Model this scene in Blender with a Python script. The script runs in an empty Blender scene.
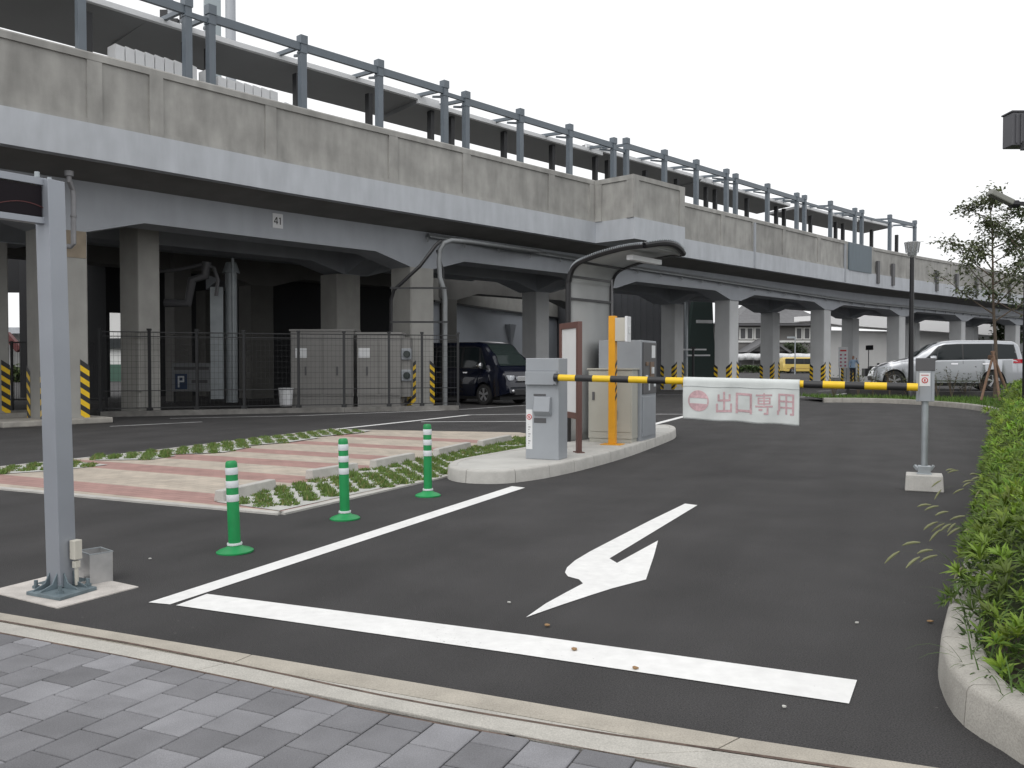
import bpy, bmesh, math, random
import numpy as np
from mathutils import Vector, Matrix
random.seed(7); rng = np.random.default_rng(7)
R_ = math.radians
sc = bpy.context.scene
col = sc.collection

# ------------------------------------------------------------------ camera
FPX, HC, PITCH = 880.0, 1.3, math.atan(21/880)
cam = bpy.data.cameras.new('camera'); cam.sensor_width = 36; cam.lens = FPX/1024*36
cam.clip_start = .05; cam.clip_end = 3000
co = bpy.data.objects.new('camera', cam); col.objects.link(co)
co.location = (0, 0, HC); co.rotation_euler = (math.pi/2-PITCH, 0, 0); sc.camera = co

def ray(px, py):
    u = (px-512)/FPX; v = (384-py)/FPX
    return (u, math.cos(PITCH)+v*math.sin(PITCH), -math.sin(PITCH)+v*math.cos(PITCH))
def G(px, py, z=0.0):
    r = ray(px, py); t = (z-HC)/r[2]; return Vector((r[0]*t, r[1]*t, z))
def P(px, py, Y):
    r = ray(px, py); t = Y/r[1]; return Vector((r[0]*t, Y, HC+r[2]*t))

# ------------------------------------------------------------------ materials
MATS = {}
def mat(name, rgb, rough=.7, metal=0, var=.0, vscale=4, bump=0, bscale=60, streak=0, emit=None, alpha=None, coat=0, spec=.5, speck=0):
    if name in MATS: return MATS[name]
    m = bpy.data.materials.new(name); m.use_nodes = True; MATS[name] = m
    nt = m.node_tree; b = nt.nodes['Principled BSDF']; L = nt.links
    b.inputs['Base Color'].default_value = (*rgb, 1); b.inputs['Roughness'].default_value = rough
    b.inputs['Metallic'].default_value = metal; b.inputs['Specular IOR Level'].default_value = spec
    b.inputs['Coat Weight'].default_value = coat
    if emit: b.inputs['Emission Color'].default_value = (*emit[0], 1); b.inputs['Emission Strength'].default_value = emit[1]
    tc = nt.nodes.new('ShaderNodeTexCoord'); cur = None
    geo = nt.nodes.new('ShaderNodeNewGeometry')
    def noise(scale, detail=5, vec=None):
        n = nt.nodes.new('ShaderNodeTexNoise'); n.inputs['Scale'].default_value = scale; n.inputs['Detail'].default_value = detail
        L.new(vec or geo.outputs['Position'], n.inputs['Vector']); return n.outputs['Fac']
    def mix(fac, lo, hi, cin):
        # multiply colour by a factor that runs from lo to hi
        mr = nt.nodes.new('ShaderNodeMapRange'); mr.inputs['From Min'].default_value = .3; mr.inputs['From Max'].default_value = .7
        mr.inputs['To Min'].default_value = lo; mr.inputs['To Max'].default_value = hi; L.new(fac, mr.inputs['Value'])
        vm = nt.nodes.new('ShaderNodeVectorMath'); vm.operation = 'SCALE'
        if cin is None: vm.inputs[0].default_value = rgb
        else: L.new(cin, vm.inputs[0])
        L.new(mr.outputs[0], vm.inputs['Scale']); return vm.outputs[0]
    if var:
        cur = mix(noise(vscale), 1-var, 1+var, cur)
        cur = mix(noise(vscale*.17, 3), 1-var*.7, 1+var*.7, cur)
    if streak:
        mp = nt.nodes.new('ShaderNodeMapping'); mp.inputs['Scale'].default_value = (2.2, 2.2, .5)
        L.new(geo.outputs['Position'], mp.inputs['Vector'])
        cur = mix(noise(1.6, 7, mp.outputs[0]), 1-streak, 1+streak*.6, cur)
    if speck:
        cur = mix(noise(170, 2), 1-speck, 1+speck, cur)
    if cur is not None: L.new(cur, b.inputs['Base Color'])
    if bump:
        bp = nt.nodes.new('ShaderNodeBump'); bp.inputs['Strength'].default_value = bump; bp.inputs['Distance'].default_value = .01
        L.new(noise(bscale, 4), bp.inputs['Height']); L.new(bp.outputs[0], b.inputs['Normal'])
    if alpha is not None:
        b.inputs['Alpha'].default_value = alpha
    return m
def attr_mat(name, rough=.8, attr='tint', bump=0, bscale=80, var=.1, trans=0, speck=0):
    m = bpy.data.materials.new(name); m.use_nodes = True; nt = m.node_tree; b = nt.nodes['Principled BSDF']; L = nt.links
    a = nt.nodes.new('ShaderNodeAttribute'); a.attribute_name = attr; b.inputs['Roughness'].default_value = rough
    geo = nt.nodes.new('ShaderNodeNewGeometry')
    cur = a.outputs['Color']
    for sc_, v in ((6, var), (220, speck)):
        if not v: continue
        n = nt.nodes.new('ShaderNodeTexNoise'); n.inputs['Scale'].default_value = sc_; L.new(geo.outputs['Position'], n.inputs['Vector'])
        mr = nt.nodes.new('ShaderNodeMapRange'); mr.inputs['From Min'].default_value = .3; mr.inputs['From Max'].default_value = .7
        mr.inputs['To Min'].default_value = 1-v; mr.inputs['To Max'].default_value = 1+v; L.new(n.outputs['Fac'], mr.inputs['Value'])
        vm = nt.nodes.new('ShaderNodeVectorMath'); vm.operation = 'SCALE'; L.new(cur, vm.inputs[0]); L.new(mr.outputs[0], vm.inputs['Scale']); cur = vm.outputs[0]
    L.new(cur, b.inputs['Base Color'])
    if bump:
        n2 = nt.nodes.new('ShaderNodeTexNoise'); n2.inputs['Scale'].default_value = bscale; L.new(geo.outputs['Position'], n2.inputs['Vector'])
        bp = nt.nodes.new('ShaderNodeBump'); bp.inputs['Strength'].default_value = bump; bp.inputs['Distance'].default_value = .01
        L.new(n2.outputs['Fac'], bp.inputs['Height']); L.new(bp.outputs[0], b.inputs['Normal'])
    if trans:
        out = nt.nodes['Material Output']; tb = nt.nodes.new('ShaderNodeBsdfTranslucent'); L.new(cur, tb.inputs['Color'])
        mx = nt.nodes.new('ShaderNodeMixShader'); mx.inputs[0].default_value = trans
        L.new(b.outputs[0], mx.inputs[1]); L.new(tb.outputs[0], mx.inputs[2]); L.new(mx.outputs[0], out.inputs['Surface'])
    MATS[name] = m; return m

ASPH = mat('asphalt', (.050,.0485,.049), .88, var=.16, vscale=1.3, bump=.9, bscale=150, speck=.55, spec=.3)
WHITE = mat('road_paint', (.72,.72,.71), .7, var=.06, vscale=14, bump=.2, bscale=150)
def wear(m_, amount=.62, scale=55):
    nt_=m_.node_tree; b_=nt_.nodes['Principled BSDF']; src=b_.inputs['Base Color'].links[0].from_socket; g_=nt_.nodes.new('ShaderNodeNewGeometry')
    a_=nt_.nodes.new('ShaderNodeTexNoise'); a_.inputs['Scale'].default_value=scale; a_.inputs['Detail'].default_value=8; a_.inputs['Roughness'].default_value=.7; nt_.links.new(g_.outputs['Position'],a_.inputs['Vector'])
    c_=nt_.nodes.new('ShaderNodeTexNoise'); c_.inputs['Scale'].default_value=1.7; c_.inputs['Detail'].default_value=3; nt_.links.new(g_.outputs['Position'],c_.inputs['Vector'])
    s_=nt_.nodes.new('ShaderNodeMath'); s_.operation='MULTIPLY_ADD'; s_.inputs[1].default_value=.5; nt_.links.new(c_.outputs['Fac'],s_.inputs[0]); nt_.links.new(a_.outputs['Fac'],s_.inputs[2])
    r_=nt_.nodes.new('ShaderNodeMapRange'); r_.inputs['From Min'].default_value=.90; r_.inputs['From Max'].default_value=.98; r_.inputs['To Max'].default_value=amount; nt_.links.new(s_.outputs[0],r_.inputs['Value'])
    x_=nt_.nodes.new('ShaderNodeMix'); x_.data_type='RGBA'; x_.inputs['B'].default_value=(.22,.22,.215,1); nt_.links.new(r_.outputs[0],x_.inputs['Factor']); nt_.links.new(src,x_.inputs['A']); nt_.links.new(x_.outputs['Result'],b_.inputs['Base Color'])
wear(WHITE)
OLDWHITE = mat('worn_paint', (.55,.55,.55), .7, var=.2, vscale=10)
CONC = mat('weathered_concrete', (.335,.330,.312), .9, var=.15, vscale=1.7, streak=.17, bump=.25, bscale=30)
CONCL = mat('pillar_concrete', (.33,.325,.305), .9, var=.08, vscale=2.2, streak=.06, bump=.15, bscale=30)
PAINTC = mat('painted_pillar', (.54,.55,.555), .8, var=.05, vscale=1.5, streak=.04)
CONCDIM = mat('dim_concrete', (.12,.118,.11), .9, var=.12, vscale=1.5)  # rear column concrete, with the darkness under the deck put into its colour
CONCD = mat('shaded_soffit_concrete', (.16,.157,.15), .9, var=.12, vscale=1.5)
FASC = mat('painted_fascia', (.445,.468,.50), .6, var=.04, vscale=2, streak=.10)
BEAM = mat('painted_beam', (.34,.36,.39), .65, var=.05, vscale=1.5, streak=.05)
KERB = mat('kerb_concrete', (.44,.43,.405), .9, var=.10, vscale=7, bump=.25, bscale=90, speck=.12)
KERBD = mat('kerb_weathered', (.33,.315,.285), .9, var=.16, vscale=5, bump=.3, bscale=90, speck=.15)
CREAM = mat('gutter_beige', (.375,.345,.295), .9, var=.12, vscale=6, bump=.3, bscale=120, speck=.16)
PALE = mat('edging_pale', (.41,.395,.36), .9, var=.10, vscale=6, bump=.3, bscale=120, speck=.16)
STEEL = mat('blue_grey_steel', (.125,.15,.175), .45, var=.06, vscale=3)
STEELD = mat('dark_steel', (.020,.021,.023), .5)
GALV = mat('galvanised', (.36,.39,.41), .42, .55, var=.08, vscale=12)
ALU = mat('aluminium_post', (.30,.32,.355), .35, .3, var=.03, vscale=5)
GREYP = mat('grey_cabinet', (.30,.32,.345), .45, var=.03, vscale=6)
GREYD = mat('dark_grey_cap', (.085,.085,.09), .5)
BEIGE = mat('beige_cabinet', (.40,.395,.35), .5, var=.04, vscale=4)
BEIGED = mat('cabinet_cream', (.50,.48,.42), .55, var=.06, vscale=3)
BROWN = mat('brown_frame', (.13,.065,.055), .5)
ORANGE = mat('orange_post', (.72,.33,.01), .45, var=.05, vscale=8)
YEL = mat('yellow_band', (.80,.52,.015), .5, var=.05, vscale=20)
BLK = mat('black_band', (.022,.022,.024), .5)
GREEN = mat('green_rubber', (.008,.25,.07), .45, var=.08, vscale=12)
REFL = mat('reflective_white', (.66,.69,.71), .4)
VINYL = mat('white_vinyl', (.57,.60,.59), .55, var=.05, vscale=9)
PINK = mat('faded_red_print', (.50,.33,.35), .6, var=.16, vscale=40)
RED = mat('red', (.55,.03,.03), .5)
REDD = mat('dark_red', (.10,.02,.02), .5)
WPANEL = mat('white_panel', (.70,.71,.72), .5, var=.03, vscale=4)
BLACKM = mat('black_metal', (.012,.012,.014), .4)
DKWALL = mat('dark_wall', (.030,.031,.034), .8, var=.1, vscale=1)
CHAR = mat('charcoal_cladding', (.060,.063,.070), .6, var=.06, vscale=1)
GWALL = mat('grey_render_wall', (.36,.385,.42), .8, var=.05, vscale=1)
WWALL = mat('white_wall', (.62,.62,.61), .8, var=.05, vscale=.6)
ROOFT = mat('grey_roof_tile', (.13,.13,.135), .7, var=.12, vscale=2)
GLASS = mat('dark_glass', (.012,.016,.018), .06, spec=.3)
GLASSG = mat('windscreen_glass', (.025,.035,.033), .06, spec=.4)
CARNAVY = mat('navy_paint', (.003,.0045,.013), .25, 0, coat=.6, spec=.3)
CARSILV = mat('silver_paint', (.36,.375,.40), .30, .5, coat=1)
CHROME = mat('chrome', (.7,.7,.72), .15, 1)
LAMPG = mat('headlamp_glass', (.65,.68,.72), .1, .3)
TAILR = mat('tail_lamp', (.35,.01,.02), .2)
TYRE = mat('tyre_rubber', (.018,.018,.018), .85)
ALLOY = mat('alloy', (.45,.45,.47), .3, .8)
WOOD = mat('stake_wood', (.20,.125,.085), .85, var=.15, vscale=12)
BARK = mat('bark', (.11,.085,.065), .9, var=.2, vscale=20)
SOIL = mat('soil', (.045,.038,.025), .95, var=.3, vscale=8)
TURF = mat('turf', (.065,.12,.025), .95, var=.3, vscale=5, bump=.5, bscale=60)
POLY = mat('translucent_sheet', (.36,.37,.37), .45, var=.05, vscale=3)
BLUEP = mat('blue_sign', (.02,.045,.11), .5)
BLUEPANEL = mat('blue_grey_panel', (.10,.135,.16), .5, streak=.1)
CANU = mat('canopy_underside', (.22,.225,.23), .6, var=.05, vscale=1)
BUSY = mat('bus_yellow', (.62,.46,.12), .4)
GRASSCONC = mat('grid_concrete', (.44,.44,.42), .9, var=.1, vscale=9)
LEAF = attr_mat('leaf', .55, var=.0, trans=.25)
BLADE = attr_mat('blade', .7, var=.0, trans=.3)
SLABT = attr_mat('paving_block', .85, bump=.35, bscale=160, var=.10, speck=.16)

# ------------------------------------------------------------------ mesh builder
class MB:
    def __init__(s): s.v = []; s.f = []; s.mi = []; s.cm = 0
    def add(s, vs, fs):
        o = len(s.v); s.v += [tuple(p) for p in vs]; s.f += [tuple(i+o for i in f) for f in fs]; s.mi += [s.cm]*len(fs); return s
    def hexa(s, b, t):
        return s.add(list(b)+list(t), [(3,2,1,0),(4,5,6,7),(0,1,5,4),(1,2,6,5),(2,3,7,6),(3,0,4,7)])
    def box(s, c, d, rz=0):
        cx, cy, cz = c; hx, hy, hz = d[0]/2, d[1]/2, d[2]/2; ca, sa = math.cos(rz), math.sin(rz)
        q = [(cx+x*ca-y*sa, cy+x*sa+y*ca) for x, y in ((-hx,-hy),(hx,-hy),(hx,hy),(-hx,hy))]
        return s.hexa([(x,y,cz-hz) for x,y in q], [(x,y,cz+hz) for x,y in q])
    def bx(s, x0, x1, y0, y1, z0, z1): return s.box(((x0+x1)/2,(y0+y1)/2,(z0+z1)/2),(x1-x0,y1-y0,z1-z0))
    def prism(s, poly, z0, z1):
        n = len(poly); return s.add([(p[0],p[1],z0) for p in poly]+[(p[0],p[1],z1) for p in poly],
            [tuple(range(n))[::-1], tuple(range(n,2*n))]+[(i,(i+1)%n,(i+1)%n+n,i+n) for i in range(n)])
    def extr(s, A, B):   # two matching loops of 3D points
        n = len(A); return s.add(list(A)+list(B), [tuple(range(n))[::-1], tuple(range(n,2*n))]+[(i,(i+1)%n,(i+1)%n+n,i+n) for i in range(n)])
    def sheet(s, poly, z): return s.add([(p[0],p[1],z) for p in poly], [tuple(range(len(poly)))])
    def quad(s, *p): return s.add(p, [tuple(range(len(p)))])
    def tube(s, pts, r, seg=10, cap=True):
        pts = [Vector(p) for p in pts]; rs = r if hasattr(r,'__len__') else [r]*len(pts); vs = []; up = None
        for i, p in enumerate(pts):
            t = (pts[min(i+1,len(pts)-1)]-pts[max(i-1,0)]).normalized()
            if up is None: up = t.orthogonal().normalized()
            a = (up-t*up.dot(t)).normalized(); up = a; b = t.cross(a)
            for k in range(seg):
                w = 2*math.pi*k/seg; vs.append(p+a*math.cos(w)*rs[i]+b*math.sin(w)*rs[i])
        fs = [(i*seg+k, i*seg+(k+1)%seg, (i+1)*seg+(k+1)%seg, (i+1)*seg+k) for i in range(len(pts)-1) for k in range(seg)]
        if cap: fs += [tuple(range(seg))[::-1], tuple(range((len(pts)-1)*seg, len(pts)*seg))]
        return s.add(vs, fs)
    def lathe(s, prof, c=(0,0,0), seg=24, axis='z'):
        vs = []
        for r, h in prof:
            for k in range(seg):
                w = 2*math.pi*k/seg; x, y, z = r*math.cos(w), r*math.sin(w), h
                if axis == 'y': x, y, z = x, z, y
                if axis == 'x': x, y, z = z, x, y
                vs.append((c[0]+x, c[1]+y, c[2]+z))
        n = len(prof); fs = [(i*seg+k, i*seg+(k+1)%seg, (i+1)*seg+(k+1)%seg, (i+1)*seg+k) for i in range(n-1) for k in range(seg)]
        fs += [tuple(range(seg))[::-1], tuple(range((n-1)*seg, n*seg))]
        return s.add(vs, fs)
    def bar(s, a, b, w, h=None, up=(0,0,1)):
        a, b = Vector(a), Vector(b); h = h or w; t = (b-a).normalized(); u = Vector(up)
        if abs(t.dot(u)) > .98: u = Vector((1,0,0))
        x = t.cross(u).normalized(); z = x.cross(t)
        q = [x*i*w/2+z*j*h/2 for i, j in ((-1,-1),(1,-1),(1,1),(-1,1))]
        return s.hexa([a+k for k in q], [b+k for k in q])
    def each(s, name, m, parent=None, **kw):
        par = list(range(len(s.v)))
        def find(i):
            while par[i] != i: par[i] = par[par[i]]; i = par[i]
            return i
        for f in s.f:
            for k in f[1:]: par[find(k)] = find(f[0])
        isl = {}
        for f in s.f: isl.setdefault(find(f[0]), []).append(f)
        for fs in isl.values():
            idx = sorted({k for f in fs for k in f}); mp = {k: i for i, k in enumerate(idx)}
            q = MB(); q.add([s.v[k] for k in idx], [tuple(mp[k] for k in f) for f in fs]); o = q.build(name, m, parent, **kw)
        return o
    def build(s, name, m, parent=None, bevel=0, smooth=False, world=False, label=None, mats=None):
        me = bpy.data.meshes.new(name); me.from_pydata(s.v, [], s.f); me.validate()
        for x in (mats or [m]): me.materials.append(x)
        if mats and len(me.polygons) == len(s.mi): me.polygons.foreach_set('material_index', s.mi)
        bm = bmesh.new(); bm.from_mesh(me); bmesh.ops.recalc_face_normals(bm, faces=bm.faces) ; bm.to_mesh(me); bm.free()
        o = bpy.data.objects.new(name, me); col.objects.link(o)
        if parent:
            o.parent = parent
            if world: o.matrix_parent_inverse = WM(parent).inverted()
        if smooth:
            me.polygons.foreach_set('use_smooth', [True]*len(me.polygons))
            me.set_sharp_from_angle(angle=R_(40))
        if bevel:
            b = o.modifiers.new('bevel','BEVEL'); b.width = bevel; b.segments = 2; b.limit_method = 'ANGLE'; b.angle_limit = R_(40)
        if label: o['label'] = label
        return o
def WM(o):
    M = Matrix.Translation(o.location) @ o.rotation_euler.to_matrix().to_4x4()
    return WM(o.parent) @ o.matrix_parent_inverse @ M if o.parent else M
def tag(o, label=None, cat=None, group=None, kind=None):
    if label: o['label'] = label
    if cat: o['category'] = cat
    if group: o['group'] = group
    if kind: o['kind'] = kind
    return o
def thing(name, label, cat, loc=(0,0,0), rz=0, group=None):
    o = bpy.data.objects.new(name, None); col.objects.link(o); o.empty_display_size = .1
    o.location = loc; o.rotation_euler = (0,0,rz); return tag(o, label, cat, group)
def kids(o): return [c for c in list(bpy.data.objects) if c.parent == o]
def copy_tree(o, parent=None):
    c = o.copy(); col.objects.link(c); c.parent = parent
    for ch in kids(o): copy_tree(ch, c)
    return c
def catmull(pts, n=8, closed=False):
    pts = [Vector(p) for p in pts]; out = []; N = len(pts)
    for i in range(N if closed else N-1):
        if closed: a,b,c,d = pts[i-1],pts[i],pts[(i+1)%N],pts[(i+2)%N]
        else: a,b,c,d = pts[max(i-1,0)],pts[i],pts[i+1],pts[min(i+2,N-1)]
        for k in range(n):
            t = k/n; out.append(.5*((2*b)+(c-a)*t+(2*a-5*b+4*c-d)*t*t+(3*b-a-3*c+d)*t**3))
    if not closed: out.append(pts[-1])
    return out
zt=Vector((0,0,1))
LANE = math.atan2(-.407, .914)       # local x = across the lane, local y = along it
Dv = Vector((.407,.914,0)); Rv = Vector((.914,-.407,0))

# ------------------------------------------------------------------ world and sun (overcast)
w = bpy.data.worlds.new('World'); sc.world = w; w.use_nodes = True; nt = w.node_tree
sky = nt.nodes.new('ShaderNodeTexSky'); sky.sky_type = 'NISHITA'; sky.sun_disc = False
SUN_EL, SUN_AZ = R_(52), R_(-150)
sky.sun_elevation = SUN_EL; sky.sun_rotation = SUN_AZ; sky.dust_density = 4; sky.air_density = 1.0
hs = nt.nodes.new('ShaderNodeHueSaturation'); hs.inputs['Saturation'].default_value = .10
nt.links.new(sky.outputs[0], hs.inputs['Color']); cl=nt.nodes.new('ShaderNodeMix'); cl.data_type='RGBA'; cl.inputs['Factor'].default_value=.72   # thick even cloud over the clear sky
cl.inputs['B'].default_value=(9.0,9.05,9.15,1); nt.links.new(hs.outputs[0],cl.inputs['A']); nt.links.new(cl.outputs['Result'], nt.nodes['Background'].inputs['Color'])
nt.nodes['Background'].inputs['Strength'].default_value = .12
sl = bpy.data.lights.new('sun', 'SUN'); sl.energy = .6; sl.angle = R_(35); sl.color = (1,.97,.93)
so = bpy.data.objects.new('sun', sl); col.objects.link(so)
# direction to the sun: Blender sky rotation measured from +Y towards +X
sd = Vector((math.sin(SUN_AZ)*math.cos(SUN_EL), math.cos(SUN_AZ)*math.cos(SUN_EL), math.sin(SUN_EL)))
so.rotation_euler = sd.to_track_quat('Z','Y').to_euler()
sc.view_settings.view_transform = 'Standard'; sc.view_settings.look = 'None'; sc.view_settings.gamma = 1
sc.view_settings.exposure = .3

# ------------------------------------------------------------------ ground
g = MB(); g.sheet([(-600,-40),(600,-40),(600,900),(-600,900)], 0)
tag(g.build('ground', ASPH), kind='structure')

nt_=ASPH.node_tree; b_=nt_.nodes['Principled BSDF']; src=b_.inputs['Base Color'].links[0].from_socket
gg=nt_.nodes.new('ShaderNodeNewGeometry'); mp=nt_.nodes.new('ShaderNodeMapping'); mp.vector_type='TEXTURE'; mp.inputs['Rotation'].default_value=(0,0,LANE); mp.inputs['Scale'].default_value=(.45,6,1)
nn_=nt_.nodes.new('ShaderNodeTexNoise'); nn_.inputs['Scale'].default_value=1.0; nn_.inputs['Detail'].default_value=4
mr_=nt_.nodes.new('ShaderNodeMapRange'); mr_.inputs['From Min'].default_value=.3; mr_.inputs['From Max'].default_value=.7; mr_.inputs['To Min'].default_value=.88; mr_.inputs['To Max'].default_value=1.12
vv=nt_.nodes.new('ShaderNodeVectorMath'); vv.operation='SCALE'
nt_.links.new(gg.outputs['Position'],mp.inputs['Vector']); nt_.links.new(mp.outputs[0],nn_.inputs['Vector']); nt_.links.new(nn_.outputs['Fac'],mr_.inputs['Value']); nt_.links.new(src,vv.inputs[0]); nt_.links.new(mr_.outputs[0],vv.inputs['Scale'])
# stray light aggregate stones and small pale stains
vo=nt_.nodes.new('ShaderNodeTexVoronoi'); vo.inputs['Scale'].default_value=9; nt_.links.new(gg.outputs['Position'],vo.inputs['Vector'])
lt=nt_.nodes.new('ShaderNodeMath'); lt.operation='LESS_THAN'; lt.inputs[1].default_value=.055; nt_.links.new(vo.outputs['Distance'],lt.inputs[0])
nb=nt_.nodes.new('ShaderNodeTexNoise'); nb.inputs['Scale'].default_value=.8; nt_.links.new(gg.outputs['Position'],nb.inputs['Vector'])
gt=nt_.nodes.new('ShaderNodeMath'); gt.operation='GREATER_THAN'; gt.inputs[1].default_value=.55; nt_.links.new(nb.outputs['Fac'],gt.inputs[0])
ml=nt_.nodes.new('ShaderNodeMath'); ml.operation='MULTIPLY'; nt_.links.new(lt.outputs[0],ml.inputs[0]); nt_.links.new(gt.outputs[0],ml.inputs[1])
ms=nt_.nodes.new('ShaderNodeMath'); ms.operation='MULTIPLY'; ms.inputs[1].default_value=.35; nt_.links.new(ml.outputs[0],ms.inputs[0])
mc=nt_.nodes.new('ShaderNodeMix'); mc.data_type='RGBA'; mc.inputs['B'].default_value=(.20,.195,.185,1); nt_.links.new(ms.outputs[0],mc.inputs['Factor']); nt_.links.new(vv.outputs[0],mc.inputs['A']); nt_.links.new(mc.outputs['Result'],b_.inputs['Base Color'])
# pavement kerb bands along the bottom of the picture
k1 = [G(0,613),G(130,634),G(260,657),G(400,683.5),G(630,722),G(860,757)]
k2 = [G(0,623),G(130,646),G(260,672),G(400,702),G(600,736),G(813,767)]
k3 = [G(0,635),G(130,660),G(260,687),G(400,719),G(540,744),G(669,767)]
def ext(l, a, b): 
    d0 = (l[0]-l[1]).normalized(); d1 = (l[-1]-l[-2]).normalized(); return [l[0]+d0*a]+l+[l[-1]+d1*b]
k1, k2, k3 = ext(k1,9,6), ext(k2,9,6), ext(k3,9,6)
c1, c2, c3 = [catmull(k,5) for k in (k1,k2,k3)]
def strip(name, A, B, z0, z1, m, n=18, gap=.006):
    mb = MB(); L = len(A)-1
    # stones of about 0.6 m with fine joints
    def at(C, t): t = max(0,min(.9999,t))*(len(C)-1); i = int(t); return C[i].lerp(C[i+1], t-i)
    length = sum((A[i+1]-A[i]).length for i in range(L)); N = int(length/1.99)
    acc=[0]; 
    for i in range(L): acc.append(acc[-1]+(A[i+1]-A[i]).length)
    def tt(s):
        for i in range(L):
            if acc[i+1] >= s: return (i+(s-acc[i])/(acc[i+1]-acc[i]))/L
        return 1
    for i in range(N):
        t0, t1 = tt(i*length/N+gap/2), tt((i+1)*length/N-gap/2)
        a0,a1,b0,b1 = at(A,t0),at(A,t1),at(B,t0),at(B,t1)
        mb.hexa([(p.x,p.y,-.05) for p in (a0,a1,b1,b0)], [(p.x,p.y,z) for p,z in ((a0,z0),(a1,z0),(b1,z1),(b0,z1))])
    return tag(mb.build(name, m, bevel=.004), kind='structure')
def res(C, n=80):
    acc=[0]
    for i in range(len(C)-1): acc.append(acc[-1]+(C[i+1]-C[i]).length)
    out=[]
    for j in range(n+1):
        s=acc[-1]*j/n; i=0
        while i < len(C)-2 and acc[i+1] < s: i+=1
        out.append(C[i].lerp(C[i+1], (s-acc[i])/max(1e-9,acc[i+1]-acc[i])))
    return out
r1, r2, r3 = res(c1), res(c2), res(c3)
strip('kerb', r1, r2, .004, .010, CREAM)
strip('kerb', [p+(q-p)*.075 for p,q in zip(r2,r3)], r3, .013, .014, PALE)
m=MB(); rj0=[p+(q-p)*-.03 for p,q in zip(r2,r3)]; rj1=[p+(q-p)*.08 for p,q in zip(r2,r3)]
m.add([(p.x,p.y,.0145) for p in rj0]+[(p.x,p.y,.0145) for p in rj1],[(i,i+1,i+82,i+81) for i in range(80)])
rj2=[p+(p-q)*-.0 for p,q in zip(r3,r2)]; rj3=[p+(p-q).normalized()*.014 for p,q in zip(r3,r2)]
m.add([(p.x,p.y,.0142) for p in rj2]+[(p.x,p.y,.0142) for p in rj3],[(i,i+1,i+82,i+81) for i in range(80)])
tag(m.build('kerb_joint',mat('joint_dirt',(.10,.07,.055),.95,var=.4,vscale=30)),kind='structure')
# paving blocks, rows along the lane, half bond
def tinted(name, vs, fs, cols, m, kind=None, label=None, bevel=0, per='face'):
    me = bpy.data.meshes.new(name); me.from_pydata(vs, [], fs); me.materials.append(m)
    a = me.color_attributes.new('tint', 'FLOAT_COLOR', 'CORNER')
    cnt = np.array([len(f) for f in fs]); c = np.repeat(np.array(cols), cnt, axis=0)
    c4 = np.ones((len(c),4)); c4[:,:3] = c; a.data.foreach_set('color', c4.ravel())
    o = bpy.data.objects.new(name, me); col.objects.link(o)
    if kind: o['kind'] = kind
    if label: o['label'] = label
    if bevel:
        b = o.modifiers.new('bevel','BEVEL'); b.width = bevel; b.segments = 1; b.limit_method = 'ANGLE'; b.angle_limit = R_(40)
    return o
bl = .185; vs=[]; fs=[]; cs=[]
edge = r3
def edge_side(p):   # positive when p is on the pavement side of the inner kerb line
    best=None
    for i in range(len(edge)-1):
        a,b = edge[i],edge[i+1]; t=(p-a).dot(b-a)/(b-a).length_squared
        if -.05<=t<=1.05 or best is None:
            q=a+(b-a)*max(0,min(1,t)); d=(p-q).length
            if best is None or d<best[0]: best=(d, -((b-a).x*(p-a).y-(b-a).y*(p-a).x)/(b-a).length, q)
    return best
O = G(256.6,766.4)
for i in range(-45,40):
    for j in range(-22,14):
        off = (.5 if i%2 else 0)
        c = O + Rv*(i+.5)*bl + Dv*(j+off+.25)*bl
        if abs(c.x) > 6.5 or c.y < -.6: continue
        d, sgn, q = edge_side(c)
        if sgn < -bl*.5: continue
        quad=[]
        for x,y in ((-1,-1),(1,-1),(1,1),(-1,1)):
            p = c+Rv*x*(bl/2-.003)+Dv*y*(bl/2-.003); dd,ss,qq = edge_side(p)
            if ss < .008:     # cut against the kerb, sliding along the row
                nn = (Dv); step = (.008-ss)/.995; p = p - Dv*step
            quad.append(p)
        if (quad[3]-quad[0]).dot(Dv) < .015 or (quad[2]-quad[1]).dot(Dv) < .015: continue
        n=len(vs); z=.014+random.uniform(-.0008,.0008)
        vs += [(p.x,p.y,.0) for p in quad]+[(p.x,p.y,z) for p in quad]
        v = random.choice([.14,.158,.175,.195,.215,.235])*random.uniform(.96,1.04)
        cc=(v*.98,v*.98,v*1.04)
        for f in [(4,5,6,7),(0,1,5,4),(1,2,6,5),(2,3,7,6),(3,0,4,7)]: fs.append(tuple(n+k for k in f)); cs.append(cc)
o = tinted('paving', vs, fs, cs, SLABT, 'structure', bevel=.003)
m = MB(); m.sheet([(-14,-3)]+[(p.x,p.y) for p in r3 if abs(p.x)<14]+[(14,-3)], .005); tag(m.build('paving_bed', mat('joint_sand',(.10,.095,.09),.95,var=.2,vscale=30)), kind='structure')

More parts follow.
